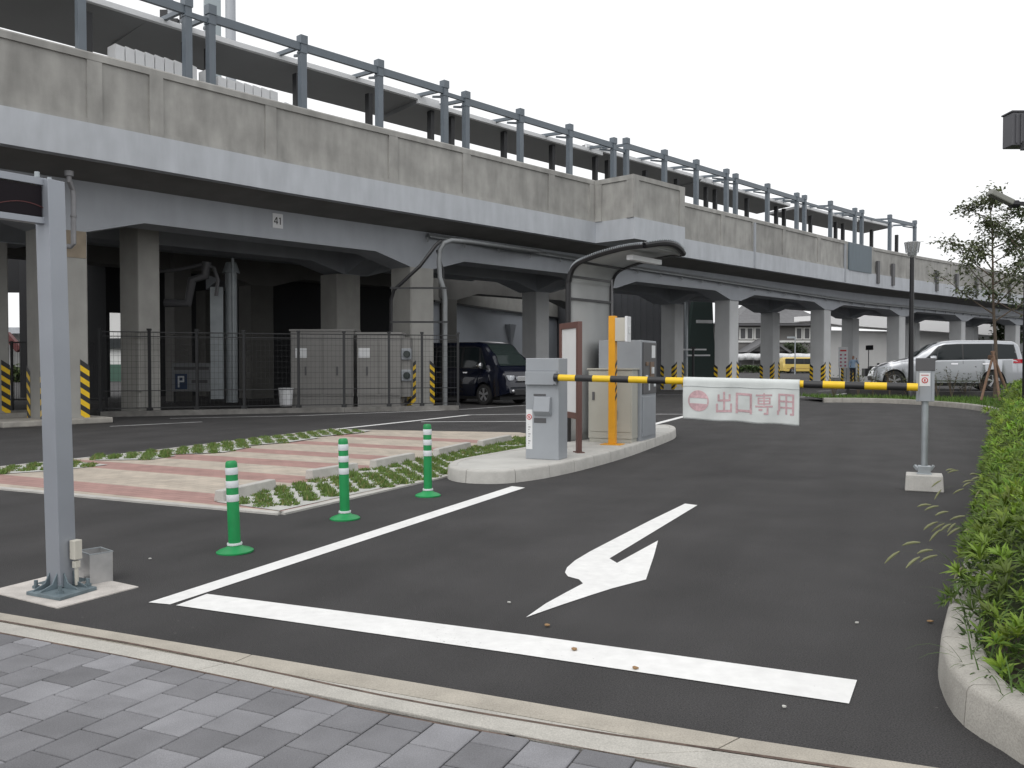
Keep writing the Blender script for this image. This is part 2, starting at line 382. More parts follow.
# road markings
def marking(polys, m=WHITE, z=.004):
    mb = MB()
    for p in polys: mb.add([(a.x,a.y,z) for a in p], [tuple(range(len(p)))])
    return tag(mb.build('road_marking', m), kind='structure')
def line(a, b, wd, m=WHITE):
    a, b = G(*a), G(*b); t = (b-a).normalized(); n = Vector((-t.y,t.x,0))*wd/2
    return marking([[a-n,b-n,b+n,a+n]], m)
marking([[G(148.5,603),G(170,605),G(525,488),G(512,486.5)]])
marking([[G(176,606),G(207,594.5),G(530,636),G(857,681),G(849,704.5),G(520,655)]])
arrow = [(526,618),(546,604),(566,593),(583,584),(579,580),(568,577),(565,573),(567,568),(575,561),(590,552),(615,539),(650,521),(685,504),(697.5,505.5),(609.5,559),(617,563.5),(658,541),(654,556),(646,580),(612,589),(590,596),(560,606)]
tri = [G(*p) for p in arrow]
bm = bmesh.new(); f = bm.faces.new([bm.verts.new((p.x,p.y,.004)) for p in tri]); bmesh.ops.triangulate(bm, faces=[f])
me = bpy.data.meshes.new('road_marking'); bm.to_mesh(me); bm.free(); me.materials.append(WHITE)
o = bpy.data.objects.new('road_marking', me); col.objects.link(o); tag(o, kind='structure')
if me.polygons[0].normal.z < 0: me.flip_normals()
for a,b,wd,mm in [((334,429.5),(470,415),.14,WHITE),((421,422),(530,421.5),.13,OLDWHITE),((471,415),(540,414),.13,OLDWHITE),
    ((110,426.5),(202,422),.10,OLDWHITE),((170,418.5),(300,415.8),.09,OLDWHITE),((300,415.8),(455,410),.1,WHITE),((455,410),(560,403),.1,OLDWHITE),
    ((640,428),(688,415.5),.15,WHITE),((655,414.3),(690,414.3),.12,OLDWHITE),((655,395),(690,394.8),.12,OLDWHITE),((799,397.2),(809,396.6),.16,OLDWHITE),((818,391.2),(831,390.8),.18,OLDWHITE),((836,395),(846,393.5),.18,OLDWHITE)]:
    line(a,b,wd,mm)
# fine litter: pale grit and dead leaves on the asphalt
lit = [(857,624.5,'w'),(509,604,'w'),(784,709,'w'),(547,627,'b'),(635,670,'b'),(574,651,'b'),(930,623,'b'),(150,560,'w')]
mb1=MB(); mb2=MB()
for x,y,k in lit:
    c=G(x,y); a=random.uniform(0,3); r=.012 if k=='w' else .018
    pts=[(c.x+r*random.uniform(.5,1)*math.cos(a+i*1.05),c.y+r*random.uniform(.5,1)*math.sin(a+i*1.05)) for i in range(6)]
    (mb1 if k=='w' else mb2).prism(pts,.008,.013)
tag(mb1.build('grit',mat('pale_grit',(.5,.5,.47),.9)),'pale bits of grit scattered on the asphalt',kind='stuff')
tag(mb2.build('fallen_leaves',mat('dead_leaf',(.28,.17,.08),.9)),'small dead brown leaves scattered on the asphalt',kind='stuff')

# ------------------------------------------------------------------ parking bays with coloured blocks
E_ = (G(447,476.5)-G(281,514.5)).normalized(); B_ = Vector((.893,-.45,0))
A0 = G(281,514.5)
bay = [G(281,514.5),G(447,476.5),G(530,457.5),G(560,441),G(520,433),G(372,430.5),G(334,429.5),G(150,452),G(0,468),G(-100,478),G(0,489),G(150,503)]
mb = MB(); mb.sheet([(p.x,p.y) for p in bay], .012)
m = bpy.data.materials.new('striped_paving_blocks'); m.use_nodes=True; nt=m.node_tree; L=nt.links; b=nt.nodes['Principled BSDF']; b.inputs['Roughness'].default_value=.88
geo=nt.nodes.new('ShaderNodeNewGeometry'); 
def vm(op,a,bb):
    n=nt.nodes.new('ShaderNodeVectorMath'); n.operation=op
    for i,x in enumerate((a,bb)):
        if isinstance(x,(tuple,list)): n.inputs[i].default_value=x
        else: L.new(x,n.inputs[i])
    return n.outputs['Value'] if op=='DOT_PRODUCT' else n.outputs[0]
def mth(op,a,bb=0,c=None):
    n=nt.nodes.new('ShaderNodeMath'); n.operation=op
    for i,x in enumerate((a,bb) if c is None else (a,bb,c)):
        if isinstance(x,(int,float)): n.inputs[i].default_value=x
        else: L.new(x,n.inputs[i])
    return n.outputs[0]
rel=vm('SUBTRACT',geo.outputs['Position'],tuple(A0))
Bn=Vector((.45,.893,0))                  # across the bands
u=vm('DOT_PRODUCT',rel,tuple(Bn)); v=vm('DOT_PRODUCT',rel,tuple(B_))
BANDS=[]
for q in [((70,487),(70,481.5)),((150,459.5),(150,455.5))]: pass
def ub(px,py): return (G(px,py)-A0).dot(Bn)
edges=[(ub(150,499.5),ub(150,489)),(ub(200,477),ub(200,469.5)),(ub(260,465.5),ub(260,459.5)),(ub(330,458),ub(330,453.5)),(ub(380,449),ub(380,445.5)),(ub(430,441.5),ub(430,438.5))]
fac=None
for lo,hi in edges:
    t=mth('MULTIPLY',mth('GREATER_THAN',u,lo),mth('LESS_THAN',u,hi)); fac=t if fac is None else mth('MAXIMUM',fac,t)
cmb=nt.nodes.new('ShaderNodeCombineXYZ'); L.new(v,cmb.inputs[0]); L.new(u,cmb.inputs[1])
def brick(c1_,c2_,mo):
    n=nt.nodes.new('ShaderNodeTexBrick'); L.new(cmb.outputs[0],n.inputs['Vector']); n.inputs['Scale'].default_value=1
    n.inputs['Color1'].default_value=(*c1_,1); n.inputs['Color2'].default_value=(*c2_,1); n.inputs['Mortar'].default_value=(*mo,1)
    n.inputs['Mortar Size'].default_value=.004; n.inputs['Brick Width'].default_value=.2; n.inputs['Row Height'].default_value=.1; n.inputs['Mortar Smooth'].default_value=.3; return n.outputs['Color']
mx=nt.nodes.new('ShaderNodeMix'); mx.data_type='RGBA'; L.new(fac,mx.inputs['Factor'])
L.new(brick((.47,.41,.34),(.39,.345,.29),(.24,.21,.18)),mx.inputs['A']); L.new(brick((.37,.225,.20),(.32,.20,.18),(.19,.12,.10)),mx.inputs['B'])
nz=nt.nodes.new('ShaderNodeTexNoise'); nz.inputs['Scale'].default_value=2.5; nz.inputs['Detail'].default_value=6; L.new(geo.outputs['Position'],nz.inputs['Vector'])
mr=nt.nodes.new('ShaderNodeMapRange'); mr.inputs['From Min'].default_value=.3; mr.inputs['From Max'].default_value=.7; mr.inputs['To Min'].default_value=.86; mr.inputs['To Max'].default_value=1.12; L.new(nz.outputs['Fac'],mr.inputs['Value'])
s_=nt.nodes.new('ShaderNodeVectorMath'); s_.operation='SCALE'; L.new(mx.outputs['Result'],s_.inputs[0]); L.new(mr.outputs[0],s_.inputs['Scale']); L.new(s_.outputs[0],b.inputs['Base Color'])
tag(mb.build('parking_paving', m), kind='structure')
# white edging strip
mb=MB()
for a,c in [((281,514.5),(447,476.5)),((447,476.5),(530,457.5)),((281,514.5),(150,503)),((150,503),(0,489)),((0,489),(-100,478)),((-100,478),(0,468)),((0,468),(150,452)),((150,452),(334,429.5))]:
    a,c=G(*a),G(*c); mb.bar(a+Vector((0,0,.006)),c+Vector((0,0,.006)),.09,.022)
tag(mb.build('paving_edging',KERB),kind='structure')
# grass grid cells
def inside(p, poly):
    c=False; n=len(poly)
    for i in range(n):
        a,b_=poly[i],poly[i-1]
        if (a[1]>p[1])!=(b_[1]>p[1]) and p[0]<(b_[0]-a[0])*(p[1]-a[1])/(b_[1]-a[1])+a[0]: c=not c
    return c
strips=[[G(279,512.5),G(216,503.5),G(272,491.5),G(309,483),G(356,472.5),G(412,461),G(468,449),G(520,438.5),G(560,440),G(528,456.5),G(447,475)],
        [G(-30,474),G(0,469.5),G(50,463.5),G(70,462.5),G(108,466),G(60,471.5),G(0,475.5)],
        [G(95,461.5),G(88,458.5),G(150,452.5),G(176,457),G(150,461)],
        [G(150,456),G(165,451.5),G(225,444),G(252,448),G(225,453.5),G(200,455)],
        [G(225,449),G(228,443),G(290,435.5),G(320,439),G(290,443.5)],
        [G(290,439.5),G(300,434),G(334,430.5),G(372,431.5),G(360,434),G(330,437)]]
vs=[];fs=[];cs=[];mb=MB()
allp=[]
for si_,st in enumerate(strips):
    pl=[(p.x,p.y) for p in st]; mb.sheet(pl,.017+.002*si_)
    for i in range(-90,60):
        for j in range(-10,110):
            c=A0+E_*(j+.5)*.15+Vector((E_.y,-E_.x,0))*(i+.5)*.15
            if (i+j)%2==0 and inside((c.x,c.y),pl): allp.append(c)
for c in allp:
    r=random.uniform(.075,.112); hgt=random.uniform(.035,.065)
    if random.random()<.08: continue
    for k in range(95):
        a=random.uniform(0,6.283); rr=r*math.sqrt(random.random()); x=c.x+rr*math.cos(a); y=c.y+rr*math.sin(a)
        h=hgt*random.uniform(.5,1.2)*(1-.5*(rr/r)**2); a2=random.uniform(0,6.283); dx,dy=math.cos(a2)*.010,math.sin(a2)*.010
        lx,ly=random.uniform(-.03,.03),random.uniform(-.03,.03); n=len(vs)
        vs+= [(x-dx,y-dy,.015),(x+dx,y+dy,.015),(x+lx,y+ly,.02+h)]; fs.append((n,n+1,n+2))
        t=random.uniform(.7,1.35); cs.append((.125*t,.20*t,.045*t) if random.random()<.85 else (.24*t,.23*t,.09*t))
tag(mb.build('grass_grid',GRASSCONC),kind='structure')
tag(tinted('paver_grass',vs,fs,cs,BLADE),'short green grass growing in the cells of the parking bay pavers',kind='stuff')
# wheel stops
stops=[((219,503),(272,490.5)),((309,480.5),(355,472.5)),((373,469.5),(412,461.5)),((436,457.5),(468,449.8)),((480,448.3),(509,442))]
names=['nearest','second nearest','middle','second farthest','farthest']
first=None
lbl=['concrete wheel stop nearest the camera, beside the first green bollard','concrete wheel stop behind the middle green bollard, second nearest',
 'concrete wheel stop between the middle and farthest green bollards, third along the row','concrete wheel stop just behind the farthest green bollard, second from the far end','small far concrete wheel stop at the end of the row by the traffic island']
base=MB(); base.extr([(-.30,-.06,0),(-.30,.06,0),(-.30,.045,.105),(-.30,-.045,.105)],[(.30,-.06,0),(.30,.06,0),(.30,.045,.105),(.30,-.045,.105)])
for i,(a,b2) in enumerate(stops):
    a,b2=G(*a),G(*b2); c=(a+b2)/2; ln=(b2-a).length
    if first is None:
        o=base.build('wheel_stop',KERB,bevel=.008); first=o
    else: o=first.copy(); col.objects.link(o)
    o.location=(c.x,c.y,.012); o.rotation_euler=(0,0,math.atan2((b2-a).y,(b2-a).x)); o.scale=(ln/.6,1,1)
    tag(o,lbl[i],'wheel stop','wheel stops along the parking bays')

# ------------------------------------------------------------------ delineator posts
def make_delin():
    t=thing('bollard','','bollard',group='green delineator bollards')
    m=MB(); m.lathe([(.125,0),(.125,.010),(.105,.022),(.06,.036),(.045,.05)],seg=32); m.build('base',GREEN,t,smooth=True)
    m=MB(); m.lathe([(.050,.05),(.052,.058),(.050,.066)],seg=28); m.build('collar',REFL,t,smooth=True)
    m=MB(); m.lathe([(.041,.05),(.041,.10),(.040,.60),(.038,.618),(.030,.628),(.028,.625),(.0,.622)],seg=28); m.build('post',GREEN,t,smooth=True)
    for z in (.375,.47,.56):
        m=MB(); m.lathe([(.0415,z-.024),(.0425,z-.022),(.0425,z+.022),(.0415,z+.024)],seg=28); m.build('reflective_band',REFL,t,smooth=True)
    return t
d0=make_delin()
for i,(x,y,l) in enumerate([(235,552,'nearest green and white bollard, left of the three in the row'),(345,519,'middle green and white bollard of the row of three'),(428,496,'farthest green and white bollard, closest to the traffic island')]):
    o=d0 if i==0 else copy_tree(d0); p=G(x,y); o.location=(p.x,p.y,.0); o['label']=l; o.scale=(1,1,[1.0,1.07,1.12][i])
    o.rotation_euler=(0,R_([-2.0,-1.2,-.5][i]),[0,.8,2][i]) if i==0 else (R_(-.3),R_([-2,-1.2,-.5][i]),0)

# ------------------------------------------------------------------ kerbed shapes
def kerb_ring(name, line_, width, h, m, side=1, seglen=.6, gap=.008):
    """stones following a line of outer edge points; side=+1: body lies to the left"""
    L=res(line_, max(8,int(sum((line_[i+1]-line_[i]).length for i in range(len(line_)-1))/.1)))
    acc=[0]
    for i in range(len(L)-1): acc.append(acc[-1]+(L[i+1]-L[i]).length)
    N=[]
    for i in range(len(L)):
        t=(L[min(i+1,len(L)-1)]-L[max(i-1,0)]).normalized(); N.append(Vector((-t.y,t.x,0))*side)
    def at(s):
        i=0; s=min(s,acc[-1]-1e-6)
        i=int(s/acc[-1]*(len(L)-1)); i=min(i,len(L)-2)
        f=(s-acc[i])/(acc[i+1]-acc[i]); return L[i].lerp(L[i+1],f), N[i].lerp(N[i+1],f).normalized()
    mb=MB(); K=max(1,round(acc[-1]/seglen)); sl_=acc[-1]/K
    prof=[(0,-.05),(.012,h-.025),(.02,h-.008),(.034,h),(width-.01,h),(width,h-.01),(width,-.05)]
    for k in range(K):
        s0,s1=k*sl_+gap/2,(k+1)*sl_-gap/2; n=max(2,int(sl_/.12)+1); rows=[]
        for j in range(n+1):
            p,nn=at(s0+(s1-s0)*j/n); rows.append([p+nn*a+Vector((0,0,b_)) for a,b_ in prof])
        vs=[q for r in rows for q in r]; M=len(prof)
        fs=[(i*M+j,i*M+j+1,(i+1)*M+j+1,(i+1)*M+j) for i in range(n) for j in range(M-1)]
        fs+=[tuple(range(M)), tuple(range(n*M,n*M+M))[::-1]]
        mb.add(vs,fs)
    inner=[at(acc[-1]*i/60) for i in range(61)]
    return tag(mb.build(name,m,smooth=True),kind='structure'), [p+nn*width for p,nn in inner], [p+nn*width/2 for p,nn in inner]
# traffic island
ring=[G(447,477),G(452,481),G(470,483.5),G(500,484),G(525,481.5),G(550,477.5),G(585,469.5),G(625,458),G(655,447),G(672,440),G(676,437),G(675,434),G(665,432),G(640,434),G(600,441),G(560,449),G(520,458),G(480,466),G(455,471.5)]
ringc=catmull(ring,6,closed=True); ringc.append(ringc[0])
_,inn,midl=kerb_ring('kerb',ringc,.12,.145,KERB,side=1 if True else -1)
mb=MB(); mb.sheet([(p.x,p.y) for p in midl[:-1]],.138); 
tag(mb.build('traffic_island',mat('island_concrete',(.46,.455,.43),.9,var=.1,vscale=3,bump=.15,bscale=90,speck=.08)),kind='structure')

# gate barrier --------------------------------------------------------
ZI=.138
c=G(542,459.5,ZI)
t=thing('barrier_gate','grey barrier gate housing with striped yellow and black arm across the exit lane','barrier gate',(c.x,c.y,ZI),LANE)
# local: x across, y along; front face at y=0
m=MB(); m.bx(-.215,.215,0,.30,0,1.22); m.build('housing',GREYP,t,bevel=.008)
m=MB(); m.bx(-.204,.195,-.045,-.001,.90,1.06); m.build('motor_cover',GREYP,t,bevel=.006)
m=MB(); m.bx(-.213,.213,-.002,.001,1.065,1.068); m.build('seam',GREYD,t)
m=MB(); m.extr([(-.10,-.001,.52),(.125,-.001,.52),(.125,-.001,.76),(-.10,-.001,.76)],[(-.09,-.07,.58),(.115,-.07,.58),(.115,-.035,.755),(-.09,-.035,.755)]); m.build('ticket_hood',GREYP,t,bevel=.006)
m=MB(); m.bx(-.105,.055,-.004,0,.44,.50); m.bx(-.11,.05,-.004,0,.765,.79); m.build('slot',GREYD,t,bevel=.002)
m=MB(); m.bx(-.205,-.125,-.0035,.0,.12,.60); pl=m.build('notice_strip',WPANEL,t)
m=MB(); m.lathe([(.034,-.001),(.034,.001)],(-.165,-.0055,.51),20,'y'); rs=m.build('red_symbol',RED,pl); m=MB(); m.lathe([(.025,-.001),(.025,.001)],(-.165,-.0085,.51),20,'y'); m.build('white_disc',WPANEL,rs); m=MB(); m.bar((-.185,-.0105,.53),(-.145,-.0105,.49),.007,.001); m.bx(-.172,-.158,-.0125,-.0112,.495,.528); m.build('symbol_figure',RED,rs)
m=MB()
for i in range(10): m.bx(-.178,-.176+.014*((i*37)%3),-.0055,-.004,.16+.028*i,.168+.028*i)
m.build('print',GREYD,pl)
m=MB(); m.bx(.166,.180,-.052,-.045,.90,.914); m.build('lock',GREYD,t,bevel=.002)
# arm, from the housing to the rest
A1=P(556,377.6,10.42); A2=P(918,387.2,8.88)
tinv=WM(t).inverted(); a1,a2=tinv@A1,tinv@A2
m=MB(); m.tube([a1-(a2-a1).normalized()*.02,a1+(a2-a1).normalized()*.035],.048,14); m.build('arm_hub',BLACKM,t,smooth=True)
def armt(px):   # parameter of a picture column along the arm
    lo,hi=0,1
    for _ in range(40):
        md=(lo+hi)/2; q=A1.lerp(A2,md)
        if 512+FPX*q.x/q.y<px: lo=md
        else: hi=md
    return lo
bnd=[557.5,575.7,593,610.8,629,648,666,684,703,722,742,762,783,803.7,823,845,864.7,887,907,918]
arm=None
for i in range(len(bnd)-1):
    p0,p1=a1.lerp(a2,armt(bnd[i])),a1.lerp(a2,armt(bnd[i+1]))
    if arm is None: arm=MB(); arm.cm=0
    arm.cm=i%2; arm.tube([p0,p1],.039 if i%2==0 else .0392,18)
arm.build('arm',YEL,t,smooth=True,mats=[YEL,BLK])
# banner hung on the arm: soft white vinyl with a faded no-entry sign and characters
ban=thing('banner','white vinyl banner with faded red no-entry mark and exit-only characters, wrapped on the arm','banner',tuple(A1.lerp(A2,armt(684))),0)
b0,b1=A1.lerp(A2,armt(684)),A1.lerp(A2,armt(800)); bd=(b1-b0); bn=Vector((bd.y,-bd.x,0)).normalized()   # towards the camera
if bn.y>0: bn=-bn
BL=bd.length
def bpt(u,hh,off=0):
    """u 0..1 along, hh metres below arm axis"""
    wob=.012*math.sin(u*9+.6)*min(1,hh/.2)+.006*math.sin(u*23+hh*11)*min(1,hh/.15)+.02*hh*math.sin(u*4)
    return b0+bd*u+Vector((0,0,-hh+ .004*math.sin(u*17)))+bn*(.047+wob+off)
BH=.45
m=MB(); nu,nh=60,20; vs=[];fs=[]
for i in range(nu+1):
    u_=i/nu; bh=BH*(.93+.05*u_)
    # wrap over the arm
    for k in range(9):
        w_=math.pi*(1-k/8)
        vs.append(b0+bd*u_+bn*math.cos(w_)*.047+Vector((0,0,math.sin(w_)*.047)))
    for j in range(1,nh+1): vs.append(bpt(u_,bh*j/nh))
M=9+nh
for i in range(nu):
    for j in range(M-1): fs.append((i*M+j,i*M+j+1,(i+1)*M+j+1,(i+1)*M+j))
m.add(vs,fs); o=m.build('vinyl_sheet',VINYL,ban,smooth=True,world=True)
md=o.modifiers.new('solid','SOLIDIFY'); md.thickness=.003
def on_banner(name,polys,m_,off=.0035):
    """polys in (u metres, h metres), subdivided so that they follow the cloth"""
    mb=MB()
    for q in polys:
        (x0,h0),(x1,h1),(x2,h2),(x3,h3)=q; n=6
        g_=[[None]*(n+1) for _ in range(n+1)]; vs=[]
        for i in range(n+1):
            for j in range(n+1):
                s,t_=i/n,j/n; x=(x0*(1-s)+x1*s)*(1-t_)+(x3*(1-s)+x2*s)*t_; h=(h0*(1-s)+h1*s)*(1-t_)+(h3*(1-s)+h2*s)*t_
                vs.append(bpt(x/BL,h,off))
        mb.add(vs,[(i*(n+1)+j,i*(n+1)+j+1,(i+1)*(n+1)+j+1,(i+1)*(n+1)+j) for i in range(n) for j in range(n)])
    return mb.build(name,m_,ban,world=True,smooth=True)
def rc(x0,h0,x1,h1): return [(x0,h0),(x1,h0),(x1,h1),(x0,h1)]
BLs=BL/1.22
sx=lambda z:(z-85)/745*BL          # zoom pixel column to metres
sh=lambda z:.035+(z-105)/200*.34   # zoom pixel row to metres below the arm
cx,ch,cr=sx(190),.215,.115
qs=[]; N=28
for i in range(N):
    a0,a1_=2*math.pi*i/N,2*math.pi*(i+1)/N
    def cl(a): 
        return (cx+cr*math.cos(a),ch+cr*math.sin(a))
    pA,pB=cl(a0),cl(a1_)
    yA=math.copysign(max(.03,min(abs(pA[1]-ch),9)),pA[1]-ch) if abs(pA[1]-ch)>1e-6 else .03
    r_in=.55
    # ring wedge outside the white bar
    def inner(a):
        x,h=cr*math.cos(a),cr*math.sin(a)
        if abs(h)<.03: return (cx+x*.86,ch+h)
        s=max(0,.03/abs(h)); xx=max(-.099,min(.099,x*s/.55 if abs(h)>0 else x)); return (cx+max(-.099,min(.099,x)),ch+math.copysign(.03,h))
    qs.append([pA,pB,inner(a1_),inner(a0)])
on_banner('no_entry_mark',qs,PINK)
def strokes(L_,x0,x1,h0,h1): return [rc(x0+(x1-x0)*a,h0+(h1-h0)*b_,x0+(x1-x0)*c_,h0+(h1-h0)*d_) for a,b_,c_,d_ in L_]
T=.055
CH={'出':[(.44,0,.56,.93),(.10,.12,.22,.45),(.78,.12,.90,.45),(.22,.36,.44,.46),(.56,.36,.78,.46),(.0,.56,.12,.98),(.88,.56,1,.98),(.12,.86,.88,.97)],
 '口':[(.02,.04,.15,1),(.85,.04,.98,1),(.15,.04,.85,.15),(.15,.82,.85,.93)],
 '専':[(.04,.06,.96,.14),(.46,0,.55,.55),(.14,.2,.23,.52),(.78,.2,.87,.52),(.23,.2,.46,.26),(.55,.2,.78,.26),(.23,.33,.46,.38),(.55,.33,.78,.38),(.23,.46,.46,.52),(.55,.46,.78,.52),(0,.58,1,.66),(.66,.66,.76,1),(.5,.91,.66,1),(.2,.72,.42,.82)],
 '用':[(.10,.02,.21,.84),(.04,.80,.15,1),(.86,.02,.97,1),(.74,.91,.86,1),(.21,.02,.86,.11),(.21,.33,.86,.41),(.21,.62,.86,.70),(.49,.11,.59,.98)]}
for k,(xa,xb) in zip('出口専用',((305,408),(430,538),(556,668),(690,802))):
    on_banner('printed_character',strokes(CH[k],sx(xa),sx(xb),.105,.335),PINK)
m=MB()
for i in range(40):
    p,q=bpt(i/40,.055,.0025),bpt((i+1)/40,.055,.0025); m.bar(p,q,.004,.004)
m.build('hem',mat('seam_grey',(.36,.38,.38),.7),ban,world=True)
# arm rest ------------------------------------------------------------
c=G(924,490)
t=thing('arm_rest_post','grey post on a concrete block holding the end of the striped arm','arm rest',(c.x,c.y,0),LANE)
m=MB(); m.extr([(-.18,-.15,0),(.18,-.15,0),(.18,.15,0),(-.18,.15,0)],[(-.17,-.14,.165),(.17,-.14,.165),(.17,.14,.165),(-.17,.14,.165)]); m.build('concrete_block',KERB,t,bevel=.01)
m=MB(); m.bx(-.07,.07,-.06,.06,.165,.175); m.bx(-.06,.06,-.05,.05,.175,.25); m.bar((-.055,.05,.2),(-.09,.08,.24),.03); m.bar((.055,.05,.2),(.09,.06,.25),.025); m.build('foot_bracket',GALV,t,bevel=.004)
m=MB(); m.tube([(0,0,.24),(0,0,.93)],.033,18); m.build('pole',GALV,t,smooth=True)
m=MB(); m.bx(-.085,-.055,-.06,.08,.91,1.34); m.bx(.055,.085,-.06,.08,.91,1.34); m.bx(-.055,.055,-.065,-.055,.91,1.22);m.bx(-.055,.055,-.05,.08,.91,.98); m.build('fork',GREYP,t,bevel=.004)
m=MB(); m.bx(-.09,.09,-.067,.086,1.22,1.35); m.build('cap',GREYD,t,bevel=.004)
m=MB(); m.bx(-.055,.045,-.0685,-.0655,1.065,1.20); s_o=m.build('notice',WPANEL,t)
m=MB(); m.lathe([(.030,-.001),(.030,.001)],(-.005,-.0705,1.125),20,'y'); rs=m.build('red_symbol',RED,s_o); m=MB(); m.lathe([(.021,-.001),(.021,.001)],(-.005,-.0735,1.125),20,'y'); m.build('white_disc',WPANEL,rs); m=MB(); m.bx(-.012,.002,-.0765,-.0752,1.112,1.138); m.build('symbol_figure',RED,rs); m=MB(); m.bx(-.04,.03,-.0695,-.0688,1.170,1.182); m.build('print',mat('pink_print',(.5,.25,.25),.6),s_o)

# notice board on the island -----------------------------------------
fa,fb=Vector((.868,11.4,ZI)),Vector((.687,12.1,ZI))
t=thing('notice_board','tall brown framed notice board with white panel behind the gate housing','notice board',tuple(fa),math.atan2((fb-fa).y,(fb-fa).x))
Ln=(fb-fa).length
m=MB(); m.bx(-.04,.04,-.03,.03,0,1.70); m.build('post',BROWN,t,bevel=.003)
m=MB(); m.bx(Ln-.04,Ln+.04,-.03,.03,0,1.70); m.build('post',BROWN,t,bevel=.003)
m=MB(); m.bx(.04,Ln-.04,-.028,.028,1.62,1.70); m.bx(.04,Ln-.04,-.028,.028,.43,.51); m.each('rail',BROWN,t,bevel=.003)
m=MB(); m.bx(.041,Ln-.041,-.012,.012,.512,1.618); m.build('panel',WPANEL,t)
m=MB(); m.bx(-.09,.09,-.05,.05,0,.012); m.bx(Ln-.09,Ln+.09,-.05,.05,0,.012); m.build('foot_plate',BROWN,t)
# orange post ---------------------------------------------------------
c=G(612.5,444.5,ZI)
t=thing('orange_post','square orange post with a white box at the top, standing on the island','post',(c.x,c.y,ZI),LANE)
m=MB(); m.bx(-.05,.05,-.05,.05,.01,1.83); m.build('post',ORANGE,t,bevel=.004)
m=MB(); m.bx(-.15,.15,-.12,.12,0,.01); m.build('base_plate',ORANGE,t,bevel=.002)
m=MB(); m.bx(.053,.20,-.07,.10,1.47,1.80); m.build('speaker_box',BEIGED,t,bevel=.006)
m=MB(); m.bx(.20,.235,-.08,.11,1.46,1.82); m.bx(.236,.25,0,.05,1.58,1.68); m.build('box_door',WPANEL,t,bevel=.004)
m=MB(); m.tube([(-.02,.02,1.83),(-.02,.02,2.35)],.014,8); m.build('conduit',GREYD,t,smooth=True)
m=MB()
for i in range(5): m.add([(.0515,-.05,.62+i*.115),(.0515,.05,.69+i*.115),(.0515,.05,.75+i*.115),(.0515,-.05,.68+i*.115)],[(0,1,2,3)])
m.build('stripe_tape',BLK,t)
# cabinets on the island ---------------------------------------------
c=G(632,443.5,ZI)
t=thing('equipment_cabinet','low beige equipment cabinet behind the orange post on the island','cabinet',(c.x,c.y,ZI),LANE)
m=MB(); m.bx(-.665,0,0,.30,.06,1.06); m.bx(-.655,-.01,.01,.29,0,.06); m.build('body',BEIGE,t,bevel=.006)
m=MB(); m.bx(-.685,.02,-.02,.32,1.062,1.085); m.build('lid',BEIGE,t,bevel=.004)
m=MB(); m.bx(-.645,-.02,-.008,-.001,.16,1.04); d=m.build('door',BEIGE,t,bevel=.004)
m=MB(); m.bx(-.60,-.565,-.022,-.008,.62,.74); m.build('handle',GREYD,d,bevel=.003)
m=MB(); m.bx(-.25,-.22,-.02,-.008,.35,.48); m.build('keyhole_plate',GREYP,d,bevel=.002)
c=c+Dv*.32+Rv*.045
t=thing('ticket_machine','tall grey parking payment machine with dark control panel facing the lane','ticket machine',(c.x,c.y,ZI),LANE)
m=MB(); m.bx(-.66,0,0,.84,0,1.50); m.build('body',GREYP,t,bevel=.008)
m=MB(); m.bx(.001,.02,.05,.79,.70,1.47); pn=m.build('control_panel',GREYD,t,bevel=.004)
m=MB(); m.bx(.021,.024,.50,.70,1.24,1.43); m.build('notice',WPANEL,pn)
m=MB(); m.bx(.021,.035,.16,.30,1.12,1.18); m.bx(.021,.03,.40,.62,.93,1.18); m.each('slot_frame',mat('bronze_trim',(.16,.10,.06),.5),pn,bevel=.003)
m=MB(); m.bx(.021,.05,.46,.56,1.0,1.10); m.bx(.021,.036,.15,.25,.90,.98); m.bx(.021,.03,.32,.38,.75,.95); m.bx(.021,.03,.62,.72,.80,.90); m.each('button',REFL,pn,bevel=.003)
m=MB(); m.bx(.001,.012,.05,.79,.06,.66); m.build('door',GREYP,t,bevel=.004)
# small dark box behind the housing
c=G(551,424,.0)
# shelter -------------------------------------------------------------
ev=Vector((.62,.785,0)).normalized(); pv=Vector((.785,-.62,0)).normalized()
so_=Vector((.83,13.0,0))
prof=[(0,.138),(0,1.2),(0,2.35),(.015,2.52),(.06,2.66),(.14,2.74),(.25,2.785),(.50,2.85),(.80,2.90),(1.05,2.925),(1.27,2.925)]
t=thing('shelter','curved translucent shelter with dark ribbed frame over the payment machine','shelter',tuple(so_),0)
prof2=[]; 
for p in catmull([Vector((a,b_,0)) for a,b_ in prof],4): prof2.append((p.x,p.y))
SW=1.16
def sp(a,z,e): return so_+pv*a+ev*e+Vector((0,0,z))
m=MB(); vs=[]
for e in (.02,SW-.02):
    for a,z in prof2: vs.append(sp(a,z,e))
K=len(prof2); m.add(vs,[(i,i+1,K+i+1,K+i) for i in range(K-1)]); o=m.build('sheet',POLY,t,world=True,smooth=True)
md=o.modifiers.new('s','SOLIDIFY'); md.thickness=.012
for e in (0,SW):
    m=MB(); m.tube([sp(a,z,e) for a,z in prof2],.042,8); m.build('frame_tube',BLACKM,t,world=True,smooth=True)
m=MB()
for i in range(14,K-1):
    a,z=prof2[i]; a2_,z2=prof2[i+1]
    for q in (0,.5):
        aa,zz=a+(a2_-a)*q,z+(z2-z)*q; m.box(sp(aa,zz+.03,-.02),(.012,.03,.03),math.atan2(pv.y,pv.x))
m.each('clip',GALV,t,world=True)
ev_=[sp(1.27+.10*math.sin(math.pi*k/12),2.925+.08*math.sin(math.pi*k/12),SW*k/12) for k in range(13)]
m=MB(); m.tube(ev_,.045,8); m.build('eave_tube',BLACKM,t,world=True,smooth=True)
